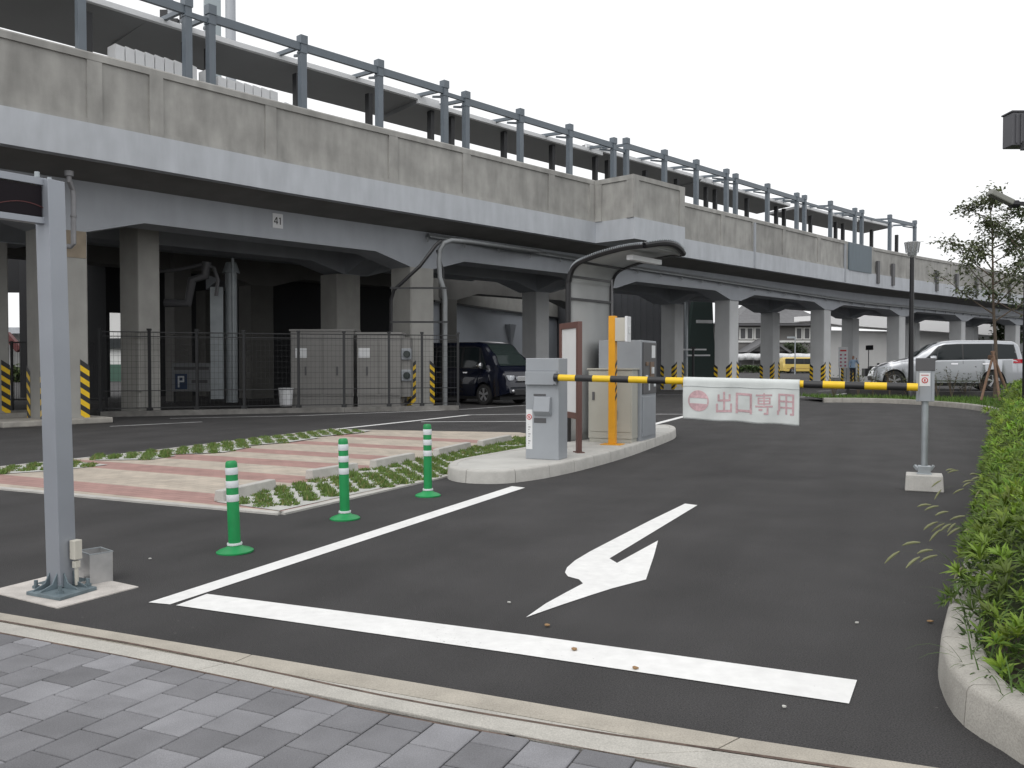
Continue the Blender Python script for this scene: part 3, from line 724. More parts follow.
m=MB(); lo_=[sp(1.22,2.90,SW*k/12) for k in range(13)]; m.add(ev_+lo_,[(k,k+1,k+14,k+13) for k in range(12)]); m.build('eave_sheet',POLY,t,world=True,smooth=True).modifiers.new('s','SOLIDIFY').thickness=.008
m=MB()
for k in range(1,24): q=ev_[k//2].lerp(ev_[min(12,k//2+1)],(k%2)*.5); m.box(q+zt*.045-ev*.0+pv*.02,(.012,.035,.02),math.atan2(ev.y,ev.x))
m.each('clip',GALV,t,world=True)
m=MB()
for idx in (14,24):
    a,z=prof2[min(idx,K-1)]; m.bar(sp(a+.01 if z<2.4 else a,z-.02 if z>2.4 else z,0),sp(a+.01 if z<2.4 else a,z-.02 if z>2.4 else z,SW),.035)
m.bar(sp(.02,2.25,0),sp(.02,2.25,SW),.035)
m.each('purlin',BLACKM,t,world=True)
m=MB(); m.bar(sp(.95,2.80,.15),sp(.95,2.80,1.0),.10,.07); m.build('lamp_fitting',WPANEL,t,world=True)

# ------------------------------------------------------------------ left sign frame
c=G(62,590)
t=thing('sign_frame','tall square aluminium post frame holding a dark display, at the left edge','sign frame',(c.x,c.y,0),LANE)
pc=c
sdir=Vector((-.55,-.835,0))
top=Vector((P(49.5,181,c.y).x,c.y,P(49.5,181,c.y).z))
hp=.055; L0=MB()
def post4(mb,a,b_,h_):
    q=[Rv*i*h_+Dv*j*h_ for i,j in ((-1,-1),(1,-1),(1,1),(-1,1))]; mb.hexa([a+k for k in q],[b_+k for k in q])
m=MB(); post4(m,pc+zt*.03,top,hp); m.build('post',ALU,t,bevel=.003,world=True)
far=pc+sdir*2.2; m=MB(); post4(m,far+zt*.03,far+(top-pc),hp); m.build('post',ALU,t,bevel=.003,world=True)
ax=lambda h_: top.lerp(pc,1-h_/top.z)
for za,zb in ((2.295,2.335),(2.08,2.115)):
    q=ax((za+zb)/2); m=MB(); m.bar(q+sdir*.03,q+sdir*2.17,.06,zb-za); m.build('rail',ALU,t,bevel=.002,world=True)
q=ax(2.205); m=MB(); m.bar(q+sdir*.06,q+sdir*2.15,.04,.168); dp=m.build('display_panel',mat('dark_display',(.010,.007,.010),.5,spec=.15),t,world=True)
sn=Vector((-sdir.y,sdir.x,0)); sn = -sn if sn.dot(-pc)<0 else sn
m=MB()
for k in range(7):
    cq=q+sdir*(.16+.28*k)+sn*.0225
    for j in range(8):
        fa_=lambda q_:cq+sdir*(-.14+.28*q_)+zt*(-.045+.03*math.sin(math.pi*q_))
        m.bar(fa_(j/8),fa_((j+1)/8),.002,.004)
m.build('unlit_segments',REDD,dp,world=True)
m=MB(); m.tube([top+Dv*0+zt*.0,top+zt*.02],.012,8); m.tube([ax(2.34)+sdir*.07+zt*.0,ax(2.34)+sdir*.07+zt*.03],.014,8); m.build('eye_bolt',GALV,t,world=True)
# base plate with ribs
m=MB()
q4=[G(26,592.5,.02),G(60,598.5,.02),G(97,587.5,.02),G(68,582.5,.02)]
m.prism([(p.x,p.y) for p in q4],.006,.026); m.build('base_plate',mat('plate_blue_grey',(.14,.18,.20),.5,.3,var=.2,vscale=15),t,bevel=.003,world=True)
m=MB()
for dvv in (Rv,-Rv,Dv,-Dv):
    s_=Vector((-dvv.y,dvv.x,0))*.004; a=pc+dvv*(hp+.001)
    for o2 in (-.03,.03):
        oo=Vector((-dvv.y,dvv.x,0))*o2
        A=[a+oo+zt*.027,a+oo+dvv*.11+zt*.027,a+oo+dvv*.10+zt*.034,a+oo+dvv*.03+zt*.055,a+oo+zt*.11]; m.extr([p-s_ for p in A],[p+s_ for p in A])
m.build('rib',MATS['plate_blue_grey'],t,world=True)
m=MB()
for p in (G(36,589,.02),G(60,594.5,.02),G(88,587,.02)): m.tube([p+zt*.006,p+zt*.05],.011,8); m.tube([p+zt*.006,p+zt*.02],.02,6)
m.each('anchor_bolt',MATS['plate_blue_grey'],t,world=True)
m=MB(); p=ax(.235)+Rv*(hp+.03)+Dv*.03; m.box(tuple(p),(.045,.05,.11),LANE); m.box(tuple(ax(.15)+Rv*(hp+.03)+Dv*.03),(.03,.035,.04),LANE); m.tube([ax(.13)+Rv*(hp+.03)+Dv*.03,ax(.03)+Rv*(hp+.03)+Dv*.03],.012,8)
m.build('junction_box',BEIGED,t,bevel=.004,world=True)
m=MB(); pd=[G(-12,592),G(58,609),G(138.5,587.5),G(112,581.8),G(60,574),G(44,578)]
m.prism([(p.x,p.y) for p in pd],-.02,.006); tag(m.build('footing_slab',mat('pad_concrete',(.50,.47,.44),.9,var=.14,vscale=9,bump=.3,bscale=120,speck=.14)),kind='structure')
a=G(90,585.7); b_=G(113,581.5); c_=b_-a; nn=Vector((-c_.y,c_.x,0)).normalized()*.17
if nn.x>0: nn=-nn
t=thing('steel_box','open stainless steel box on the slab beside the left sign post','box',tuple(a),math.atan2(c_.y,c_.x))
Lb=c_.length; m=MB(); th=.004
m.bx(0,Lb,0,th,0,.178); m.bx(0,Lb,.17-th,.17,0,.178); m.bx(0,th,th,.17-th,0,.178); m.bx(Lb-th,Lb,th,.17-th,0,.178); m.bx(th,Lb-th,th,.17-th,.12,.125)
m.build('body',mat('stainless',(.46,.46,.46),.4,.6,var=.08,vscale=20),t)
m=MB(); m.bx(-.003,Lb+.003,-.003,.006,.178,.184); m.bx(-.003,Lb+.003,.164,.173,.178,.184); m.bx(-.003,.006,.006,.164,.178,.184); m.bx(Lb-.006,Lb+.003,.006,.164,.178,.184); m.build('rim',GALV,t)

# ------------------------------------------------------------------ the viaduct
ZB=4.117
ctrl=[]
for px,h in ((0,219),(150,193.5),(300,167.5),(450,143.2),(595,119.5),(744,96),(875,75.5),(962,65),(1017,58)):
    d=FPX*ZB/h; ctrl.append(Vector(((px-512)/FPX*d,d,0)))
d0=(ctrl[2]-ctrl[0]).normalized(); ctrl=[ctrl[0]-d0*22,ctrl[0]-d0*11]+ctrl
ctrl+=[Vector((52,75,0)),Vector((78,93,0)),Vector((120,118,0)),Vector((170,142,0))]
path=res(catmull(ctrl,12),700)
acc=[0]
for i in range(len(path)-1): acc.append(acc[-1]+(path[i+1]-path[i]).length)
i0=min(range(len(path)),key=lambda i:(path[i]-ctrl[2]).length); S0=acc[i0]; ST=acc[-1]/700
def F(s,n=0,z=0):
    q=max(0,min(acc[-1]-.01,s+S0)); i=int(q/ST); i=min(i,699); f=(q-i*ST)/ST
    def T(j): j=max(3,min(697,j)); return (path[j+3]-path[j-3]).normalized()
    t=T(i).lerp(T(i+1),f); p=path[i].lerp(path[i+1],f); return p+Vector((-t.y,t.x,0))*n+Vector((0,0,z))
def sat(px,n=0):
    b=None
    s=-20
    while s<110:
        p=F(s,n)
        if p.y>.5 and 512+FPX*p.x/p.y>=px: return s
        s+=.05
    return s
def vdir(s): a,b_=F(s-.3),F(s+.3); return math.atan2((b_-a).y,(b_-a).x)
def sweep(mb,s0,s1,sec,step=2.0):
    """sec: closed list of (n,z); swept along the path"""
    n=max(1,int((s1-s0)/step)); M=len(sec); vs=[F(s0+(s1-s0)*i/n,a,z) for i in range(n+1) for a,z in sec]
    fs=[(i*M+j,i*M+(j+1)%M,(i+1)*M+(j+1)%M,(i+1)*M+j) for i in range(n) for j in range(M)]+[tuple(range(M)),tuple(range(n*M,n*M+M))[::-1]]
    mb.add(vs,fs)
ZS,ZF,ZP=5.42,6.13,7.57     # soffit, top of the painted edge, top of the parapet
via=thing('viaduct','long grey concrete railway viaduct with panelled parapet running across the picture','viaduct',tuple(F(2,1.4,0)),0)
SL,SR=-24,150
sb0=sat(595); sb1=sb0+3.05; BP=-1.62     # the projecting bay
DEPTH=15.5
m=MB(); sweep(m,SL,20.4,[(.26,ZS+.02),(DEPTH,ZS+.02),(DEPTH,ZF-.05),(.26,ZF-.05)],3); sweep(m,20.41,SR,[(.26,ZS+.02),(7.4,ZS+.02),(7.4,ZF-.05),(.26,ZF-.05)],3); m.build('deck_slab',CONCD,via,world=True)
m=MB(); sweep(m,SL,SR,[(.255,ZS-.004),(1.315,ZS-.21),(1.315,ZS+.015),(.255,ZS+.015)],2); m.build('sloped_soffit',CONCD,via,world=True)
m=MB(); sweep(m,SL,sb0,[(0,ZS),(.25,ZS),(.25,ZF),(0,ZF)]); sweep(m,sb1,SR,[(0,ZS),(.25,ZS),(.25,ZF),(0,ZF)])
sweep(m,sb0-.003,sb1+.003,[(BP,ZS),(.24,ZS),(.24,ZF),(BP,ZF)]); m.build('fascia',FASC,via,world=True)
# parapet: recessed panels between pilasters, coping on top
pil=[-9.5,-6.3,-3.1]+[sat(x) for x in (97,158,273,394,468,552)]+[sb0-.16]
pil2=[sb1+.14]+[sat(x) for x in (723,754,784,819,846,872)]
pilf=[sat(872)+5.2*k for k in range(1,24)]
m=MB()
def par(s0,s1,step=2.0): sweep(m,s0,s1,[(.07,ZF),(.27,ZF),(.27,ZP-.16),(.07,ZP-.16)],step)
par(SL,sb0); par(sb1,SR); 
sweep(m,SL,sb0-.0,[(.025,ZP-.16),(.31,ZP-.16),(.31,ZP),(.045,ZP),(.025,ZP-.03)]); sweep(m,sb1,SR,[(.025,ZP-.16),(.31,ZP-.16),(.31,ZP),(.045,ZP),(.025,ZP-.03)])
for s in pil+pil2+pilf: sweep(m,s-.15,s+.15,[(.03,ZF+.002),(.2,ZF+.002),(.2,ZP-.10),(.03,ZP-.10)])
sweep(m,SL,sb0-.003,[(.04,ZF+.001),(.2,ZF+.001),(.2,ZF+.10),(.04,ZF+.10)]); sweep(m,sb1,SR,[(.04,ZF+.001),(.2,ZF+.001),(.2,ZF+.10),(.04,ZF+.10)])
m.build('parapet',CONC,via,world=True)
m=MB(); ZB2=ZP-.02
sweep(m,sb0,sb0+.2,[(BP+.07,ZF),(.3,ZF),(.3,ZB2-.16),(BP+.07,ZB2-.16)]); sweep(m,sb1-.2,sb1,[(BP+.07,ZF),(.3,ZF),(.3,ZB2-.16),(BP+.07,ZB2-.16)]); sweep(m,sb0+.2,sb1-.2,[(BP+.07,ZF),(BP+.27,ZF),(BP+.27,ZB2-.16),(BP+.07,ZB2-.16)])
sweep(m,sb0-.04,sb1+.04,[(BP+.03,ZB2-.16),(.33,ZB2-.16),(.33,ZB2),(BP+.03,ZB2)])
for s in (sb0+.13,sb1-.13): sweep(m,s-.16,s+.16,[(BP+.03,ZF+.002),(BP+.2,ZF+.002),(BP+.2,ZB2-.1),(BP+.03,ZB2-.1)])
for n in (BP+.18,-.12): 
    for s in (sb0,sb1): sweep(m,s-.035,s+.035,[(n-.14,ZF+.004),(n+.14,ZF+.004),(n+.14,ZB2-.1),(n-.14,ZB2-.1)])
m.build('bay_parapet',CONC,via,world=True)
m=MB()
for s in (sat(754),sat(844)-.0,): sweep(m,s-.06,s+.06,[(-.03,ZS+.05),(.05,ZS+.05),(.05,ZP-.18),(-.03,ZP-.18)])
m.build('joint_cover',BEAM,via,world=True)
m=MB(); sweep(m,sat(847.5),sat(870),[(-.035,ZF-.02),(.06,ZF-.02),(.06,ZP-.03),(-.035,ZP-.03)]); m.build('metal_panel',BLUEPANEL,via,world=True)
for x in (876,891,935,955,975,1008): 
    s=sat(x); m=MB(); sweep(m,s-.13,s+.13,[(-.10,ZF-.5),(.02,ZF-.5),(.02,ZF+.72),(-.10,ZF+.72)]); m.build('anchor_plate',GREYD,via,world=True)
# bents
COLS=[-8.0,1.85,12.0,21.2,30.6,40.4,49.6,59.0,68.5,78,87.5,97,106.5,116,125.5,135]
CW=.46
def column(s,n,wd=CW,z1=4.13,guards=True,m_=CONCL,z0=0):
    a=vdir(s); p=F(s,n); m=MB(); c,s_=math.cos(a),math.sin(a)
    loc=lambda x,y,z:(p.x+x*c-y*s_,p.y+x*s_+y*c,z)
    k=.03; pl=[(-wd+k,-wd),(wd-k,-wd),(wd,-wd+k),(wd,wd-k),(wd-k,wd),(-wd+k,wd),(-wd,wd-k),(-wd,-wd+k)]
    m.extr([loc(x,y,z0) for x,y in pl],[loc(x,y,z1) for x,y in pl]); 
    o=m.build('column',m_,via,world=True)
    if guards and s<62:
        for sx_,sy_ in ((-1,-1),(1,-1),(-1,1)):
            g_=MB(); n_=5; hz=1.2/n_
            r=wd+.008
            for i in range(n_*2):
                g_.cm=i%2
                zz0,zz1=.05+hz/2*i,.05+hz/2*(i+1); sl=.13
                ex=(sx_*r,sy_*r); ax_=(sx_*(r-.19),sy_*r); ay_=(sx_*r,sy_*(r-.19))
                for q,sg in ((ax_,1),(ay_,-1)):
                    A=[loc(*ex,zz0),loc(*ex,zz1),loc(*q,zz1+sg*sl),loc(*q,zz0+sg*sl)]
                    if sg*sl<0: A=[(x_,y_,max(z_,.02)) for x_,y_,z_ in A]
                    g_.add(A,[(0,1,2,3)])
            g_.build('corner_guard',YEL,o,world=True,mats=[YEL,BLK])
    return o
def span_beam(s0,s1,n0,n1,zt=ZS+.01,zm=4.47,zc=4.13,m_=BEAM,ha=1.3):
    m=MB(); pts=[(s0,zt),(s0,zc),(s0+CW,zc),(s0+CW+ha,zm)]
    k=4
    for i in range(1,k): pts.append((s0+CW+ha+(s1-s0-2*CW-2*ha)*i/k,zm))
    pts+=[(s1-CW-ha,zm),(s1-CW,zc),(s1,zc),(s1,zt)]
    bot=pts; N=len(bot)
    # strips so that the beam follows the curve
    for i in range(N-1):
        (a,za),(b_,zb)=bot[i],bot[i+1]
        if b_-a<.01: continue
        m.hexa([F(a,n0,za),F(b_,n0,zb),F(b_,n1,zb),F(a,n1,za)],[F(a,n0,zt),F(b_,n0,zt),F(b_,n1,zt),F(a,n1,zt)])
    return m.build('edge_beam',m_,via,world=True)
def cross_beam(s,n0,n1,wd=.44,m_=BEAM):
    m=MB(); pts=[(n0,4.15),(n0+1.0,4.5),(n1-1.0,4.5),(n1,4.15)]
    for i in range(3):
        (a,za),(b_,zb)=pts[i],pts[i+1]
        m.hexa([F(s-wd,a,za),F(s+wd,a,za),F(s+wd,b_,zb),F(s-wd,b_,zb)],[F(s-wd,a,ZS+.012),F(s+wd,a,ZS+.012),F(s+wd,b_,ZS+.012),F(s-wd,b_,ZS+.012)])
    m.build('cross_beam',m_,via,world=True)
N1,N2,N3,N4=1.78,5.0,10.6,14.0
for i,s in enumerate(COLS):
    wdd=CW if i<3 else .395
    column(s,N1,wdd,m_=CONCL if i<3 else PAINTC); column(s+{1:-.48,2:-.3}.get(i,.5 if i>3 else 0),N2,wdd,m_=CONCL if i<3 else PAINTC)
    if i<6 : column(s,N3,guards=False,m_=CONCDIM) if s<25 else None; 
    if i<4: column(s,N4,guards=False,m_=CONCDIM)
    cross_beam(s,N1+CW,N2-CW); 
    if i<4: cross_beam(s,N3+CW,N4-CW)
    if i<len(COLS)-1:
        e=COLS[i+1]
        span_beam(s,e,N1-CW+.0,N1+CW); span_beam(s,e,N2-CW,N2+CW,zt=ZS+.012)
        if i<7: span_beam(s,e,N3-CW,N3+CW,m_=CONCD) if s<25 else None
span_beam(-17.8,-8.0,N1-CW,N1+CW); span_beam(-17.8,-8.0,N2-CW,N2+CW)
# extra square pier under the deck
p=P(141,400,22.0); a=vdir(3.5)
m=MB(); m.box((p.x,p.y,2.72),(.66,.66,5.44),a+.25); m.build('column',CONCL,via,world=True,bevel=.03)
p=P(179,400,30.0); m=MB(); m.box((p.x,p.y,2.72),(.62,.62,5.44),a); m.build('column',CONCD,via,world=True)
# column 41 number plate
s=sat(278,N1-CW); p=F(s,N1-CW-.012,0); hz=P(278,221,F(s,N1-CW).y).z; aa=vdir(s)
m=MB(); m.box((p.x,p.y,hz),(.30,.012,.37),aa); npl=m.build('number_plate',WPANEL,via,world=True)
ax_=Vector((math.cos(aa),math.sin(aa),0)); nn=Vector((math.sin(aa),-math.cos(aa),0))*.009
m=MB(); q=p+nn+Vector((0,0,hz))
def seg(x0,z0,x1,z1,t_=.026): m.bar(q+ax_*x0+zt*z0,q+ax_*x1+zt*z1,.006,t_) if abs(x1-x0)>abs(z1-z0) else m.hexa(*[[q+ax_*(xx+dx)+zt*zz+nn*k for xx,zz,dx,k in ((x0,z0,-t_/2,0),(x0,z0,t_/2,0),(x0,z0,t_/2,.4),(x0,z0,-t_/2,.4))],[q+ax_*(xx+dx)+zt*zz+nn*k for xx,zz,dx,k in ((x1,z1,-t_/2,0),(x1,z1,t_/2,0),(x1,z1,t_/2,.4),(x1,z1,-t_/2,.4))]])
seg(-.03,-.09,-.03,.09); seg(-.115,-.035,.0,-.035); seg(-.105,-.03,-.04,.09); seg(.07,-.09,.07,.09); seg(.04,.06,.07,.085)
m.build('digits',BLACKM,npl,world=True)
# drain pipe at the first column
m=MB(); y=F(2,1.4).y-.9
pts=[P(69,172,18.0),P(69,181,18.0),P(72.5,189,18.2),P(73.5,195,18.2),P(73.5,244,18.2),P(71,246.5,18.2),P(50,245,18.2)]
m.tube(pts,.052,10); m.tube([P(69,171,18.0),P(69,176,18.0)],.09,10)
for yy in (216,): m.tube([P(73.5,yy-1,18.2),P(73.5,yy+1,18.2)],.065,10)
m.build('drain_pipe',mat('pipe_grey',(.24,.24,.25),.5,var=.1,vscale=5),via,world=True,smooth=True)
m=MB(); s=COLS[1]
pA=F(s,N1-CW-.006); 
m.hexa([F(s-.43,N1-CW-.012,3.55),F(s+.43,N1-CW-.012,3.55),F(s+.43,N1-CW,3.55),F(s-.43,N1-CW,3.55)],[F(s-.43,N1-CW-.012,4.12),F(s+.43,N1-CW-.012,4.12),F(s+.43,N1-CW,4.12),F(s-.43,N1-CW,4.12)])
m.build('tan_band',mat('tan_render',(.30,.25,.19),.9,var=.15,vscale=4),via,world=True)
# kerb plinth round first columns
for s,n in ((1.7,1.78),(1.7,5.0)):
    m=MB(); m.hexa([F(s-1.2,n-.75,0),F(s+1.0,n-.75,0),F(s+1.0,n+.75,0),F(s-1.2,n+.75,0)],[F(s-1.2,n-.75,.12),F(s+1.0,n-.75,.12),F(s+1.0,n+.75,.12),F(s-1.2,n+.75,.12)])
    tag(m.build('kerb',KERBD,bevel=.02),kind='structure')
yC=25.2
m=MB(); m.tube([P(445,406,yC),P(445,300,yC),P(444,290,yC),P(440,278,yC),P(439,262,yC),P(440,250,yC),P(444,243,yC),P(451,240.5,yC+.2),P(470,242,yC+1.0),P(500,246,yC+2.4),P(540,251.5,yC+4.5)],[.07]*11,10)
m.build('conduit',mat('dull_conduit',(.20,.21,.215),.5,.3,var=.1,vscale=5),via,world=True,smooth=True)
m=MB(); m.tube([P(391,333,24.9),P(391,300,24.9),P(394,290,24.9),P(420,266,24.9),P(436,245,25.1),P(441,241,25.2)],.05,8); m.tube([P(443,404,yC+.1),P(443,270,yC+.1),P(437,250,yC)],.035,8); m.build('cable',BLACKM,via,world=True,smooth=True)
m=MB(); 
for yy in (288,322): m.bar(P(390,yy,24.6),P(448,yy,25.0),.05)
m.each('strap',STEELD,via,world=True)

# cable tray and white conduit
m=MB(); sA=11.35+CW+.3
ns=N1-CW-.12
pts=[F(sA+ (120-sA)*i/70,ns,max(4.66,5.06-.0125*(120-sA)*i/70)) for i in range(71)]
for i in range(70):
    a,b_=pts[i],pts[i+1]; m.bar(a,b_,.20,.05)
    if i%1==0: m.bar(a+Vector((0,0,-.03)),a+Vector((0,0,-.16)),.05)
m.tube([p+Vector((0,0,.07)) for p in pts],.045,8)
m.build('cable_tray',MATS['dull_conduit'],via,world=True)
# ------------------------------------------------------------------ canopies and steel frames on the deck
mods=[([-40,18,83,189],'leftmost platform canopy, its edge running off the picture top'),([213,303,379,444],'platform canopy second from the left, above the row of white panels'),
      ([465,520,569,612],'platform canopy third from the left, left of the projecting bay'),([625,663,695,725],'platform canopy directly above and right of the projecting bay'),
      ([734,766,795,803],'short platform canopy right of the bay canopy'),([829,853,860],'narrow platform canopy above the blue grey parapet panel'),([888,913],'end of the canopy row, farthest right, with its last tall post')]
NP=1.15; zt_=[9.78,9.78,9.66,9.80,9.72,9.83,9.96]
for i,(xs,l) in enumerate(mods):
    ss=[sat(x,NP) if x>0 else sat(0,NP)-(3.6 if x==-40 else 1) for x in xs]
    if i==0: s3=sat(83,NP); st=sat(189,NP)-s3; ss=[s3-2*st,s3-st,s3,s3+st]
    b0_=F(ss[0],NP,ZF)
    t=thing('platform_canopy',l,'canopy',tuple(b0_),0,'platform canopies on top of the viaduct')
    zt1=zt_[i]
    for s in ss:
        a=vdir(s); p=F(s,NP); m=MB(); m.box((p.x,p.y,(ZF+zt1)/2),(.17,.17,zt1-ZF),a); m.box((p.x,p.y,zt1-.10),(.21,.21,.22),a); m.box((p.x,p.y,zt1-.42),(.20,.20,.05),a); m.build('post',STEEL,t,world=True)
    e0=ss[0]; e1=ss[-1]
    m=MB(); sweep(m,e0,e1,[(NP-.05,zt1-.38),(NP+.05,zt1-.38),(NP+.05,zt1-.18),(NP-.05,zt1-.18)]); 
    if i+1<len(mods): 
        nx=sat(mods[i+1][0][0],NP); sweep(m,e1,nx,[(NP-.03,zt1-.42),(NP+.04,zt1-.42),(NP+.04,zt1-.30),(NP-.03,zt1-.30)])
    m.each('rail',STEEL,t,world=True)
    m=MB()
    for s in ss: 
        m.bar(F(s,NP,zt1-.24),F(s+.15,NP+1.5,zt1-.10),.09,.10); m.bar(F(s+.1,NP+.1,zt1-.42),F(s+.35,NP+.9,zt1-.20),.05,.07)
    m.each('outrigger',STEEL,t,world=True)
    if i==6: r0,r1=e0-1.5,e1-.3
    else: r0,r1=e0-.9,e1+ (.9 if i<5 else 2.0)
    if i==0: r0=e0-3
    n0,n1=NP+1.25,NP+ (3.9 if i<1 else 3.1)
    m=MB(); sweep(m,r0,r1,[(n0+.02,zt1-.30),(n1,zt1-.46),(n1,zt1-.34),(n0+.02,zt1-.17)]); m.build('roof',CANU,t,world=True)
    m=MB(); sweep(m,r0,r1,[(n0-.06,zt1-.28),(n0+.02,zt1-.30),(n0+.02,zt1-.13),(n0-.06,zt1-.15)]); 
    m.build('edge_trim',WPANEL,t,world=True)
    for s in ss:
        m=MB(); m.box(tuple(F(s+.8,n0+.25,7.74)),(.15,.18,3.2),vdir(s)); m.build('inner_post',STEELD,t,world=True)
# tilted second canopy layer seen under the first near the far end
m=MB(); sweep(m,sat(812),sat(848),[(6,8.7),(8.5,8.9),(8.5,9.0),(6,8.8)]); tag(m.build('small_canopy',CANU),'small low dark canopy behind the posts near the right end of the canopy row','canopy')
# white panels
t=thing('panel_screen','row of white upright panels behind the parapet under the left canopy','screen',tuple(F(sat(118,2),2,ZF)),0)
for x0,x1,n in ((118,185,7),(193,200,1),(208,216,1),(219,279,7),(286,299,2),(303,352,6)):
    sA,sB=sat(x0,2.1),sat(x1,2.1)
    for k in range(n):
        a=sA+(sB-sA)*k/n; b_=sA+(sB-sA)*(k+.90)/n; m=MB(); z=8.62 if x0<218 else (8.53 if x0<280 else 8.3-.02*k)
        m.hexa([F(a,2.1,ZF),F(b_,2.1,ZF),F(b_,2.5,ZF),F(a,2.5,ZF)],[F(a,2.1,z),F(b_,2.1,z-.03),F(b_,2.5,z-.03),F(a,2.5,z)]); m.build('panel',WPANEL,t,world=True)
# mast behind the roof
p=F(sat(214,8),8); t=thing('antenna_mast','pale steel mast rising behind the canopies at the top edge','mast',(p.x,p.y,ZF),0)
m=MB(); m.box((p.x,p.y,12),(.5,.45,11.7),.4); m.build('tower',mat('mast_grey',(.33,.38,.40),.5),t,world=True)
m=MB(); m.tube([(p.x+.62,p.y-.1,6.3),(p.x+.62,p.y-.1,18)],.16,12); m.build('pipe',FASC,t,world=True,smooth=True)
q=P(170,20,26); t=thing('rooftop_antenna','cluster of small grey antenna parts above the canopy at the top left','antenna',(q.x,q.y,9.8),0)
m=MB(); m.tube([(q.x,q.y,9.8),(q.x,q.y,12.5)],.10,10); m.build('pole',FASC,t,world=True)
m=MB()
for dx,dz in ((-.45,1.55),(-.15,1.75),(.15,1.5),(.42,1.7),(.5,1.3)): m.box((q.x+dx,q.y,10.0+dz-.3),(.22,.2,.3)); 
m.bar((q.x-.6,q.y,11.15),(q.x+.75,q.y,11.05),.07); m.build('antenna_head',STEELD,t,world=True)

# ------------------------------------------------------------------ under the viaduct
# back wall and far buildings
m=MB()
def wallq(mb,a,b_,z0,z1,th=.3):
    n=Vector((-(b_-a).y,(b_-a).x,0)).normalized()*th; mb.hexa([a+zt*z0,b_+zt*z0,b_+n+zt*z0,a+n+zt*z0],[a+zt*z1,b_+zt*z1,b_+n+zt*z1,a+n+zt*z1])
W0=P(126,363,34); W1=P(392,363,37)
W0.z=W1.z=0
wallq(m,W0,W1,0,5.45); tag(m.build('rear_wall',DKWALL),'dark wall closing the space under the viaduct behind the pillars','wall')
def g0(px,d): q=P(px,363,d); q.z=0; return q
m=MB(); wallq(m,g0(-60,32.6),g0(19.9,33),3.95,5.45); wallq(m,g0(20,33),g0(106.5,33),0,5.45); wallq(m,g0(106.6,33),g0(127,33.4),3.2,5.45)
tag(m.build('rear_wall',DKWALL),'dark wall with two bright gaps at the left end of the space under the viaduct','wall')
# lights and services on the soffit
t=thing('pipe_run','long dark pipes hung under the deck behind the left pillars','pipes',tuple(F(3,7,5)),0)
for n,z,r in ((6.6,4.9,.12),(7.4,4.75,.09),(8.6,5.0,.15)):
    m=MB(); m.tube([F(-6+2*i,n,z) for i in range(14)],r,10); m.build('pipe',GALV,t,world=True,smooth=True)
m=MB(); m.tube([P(165,303,24),P(188,303,24),P(192,280,24),P(205,276,24),P(207,262,24)],.12,10); m.build('pipe',GREYD,t,world=True,smooth=True)
m=MB(); m.tube([P(150,272,24),P(178,270,24),P(205,264,24),P(214,268,24),P(218,280,24),P(216,296,24)],.05,8); m.build('pipe',GREYD,t,world=True,smooth=True)
t=thing('service_duct','tall silver duct beside a round pipe, standing under the viaduct behind the fence','duct',tuple(G(218,411)),0)
q=P(218,400,24.5)
m=MB(); m.box((q.x,q.y,1.85),(.34,.3,3.1),.2); m.build('duct',mat('dim_galv',(.22,.24,.25),.5,.3,var=.1,vscale=4),t,world=True)  # galvanised colour lowered to hold the shade under the deck
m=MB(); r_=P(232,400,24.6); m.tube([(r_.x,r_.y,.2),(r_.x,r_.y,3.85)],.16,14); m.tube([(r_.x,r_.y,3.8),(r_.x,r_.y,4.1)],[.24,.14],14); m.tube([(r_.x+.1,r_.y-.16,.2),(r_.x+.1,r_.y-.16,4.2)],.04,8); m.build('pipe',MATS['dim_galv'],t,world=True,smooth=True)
q=P(182,378,28.5); t=thing('parking_sign','white board with a blue P square, in the dark behind the fence','sign',(q.x,q.y,0),.1)
m=MB(); m.bx(-.32,.95,0,.04,.38,1.30); m.build('board',mat('dim_board',(.22,.23,.24),.6),t)  # white board greyed and blue square darkened to carry the under-deck shade
m=MB(); m.bx(-.22,.16,-.006,-.001,.45,.95); bp_=m.build('blue_square',BLUEP,t)
m=MB(); m.bx(-.13,-.08,-.012,-.007,.51,.88); m.bx(-.08,.06,-.012,-.007,.83,.88); m.bx(-.08,.06,-.012,-.007,.68,.73); m.bx(.02,.07,-.0125,-.0065,.69,.87); m.build('letter_p',REFL,bp_)
m=MB(); m.bx(-.25,.85,-.006,-.001,1.08,1.18); m.bx(.3,.8,-.006,-.001,.65,.75); m.each('printed_bars',GREYD,t)
m=MB(); m.bx(-.28,-.22,.04,.1,0,.40); m.bx(.84,.9,.04,.1,0,.40); m.build('leg',STEELD,t)
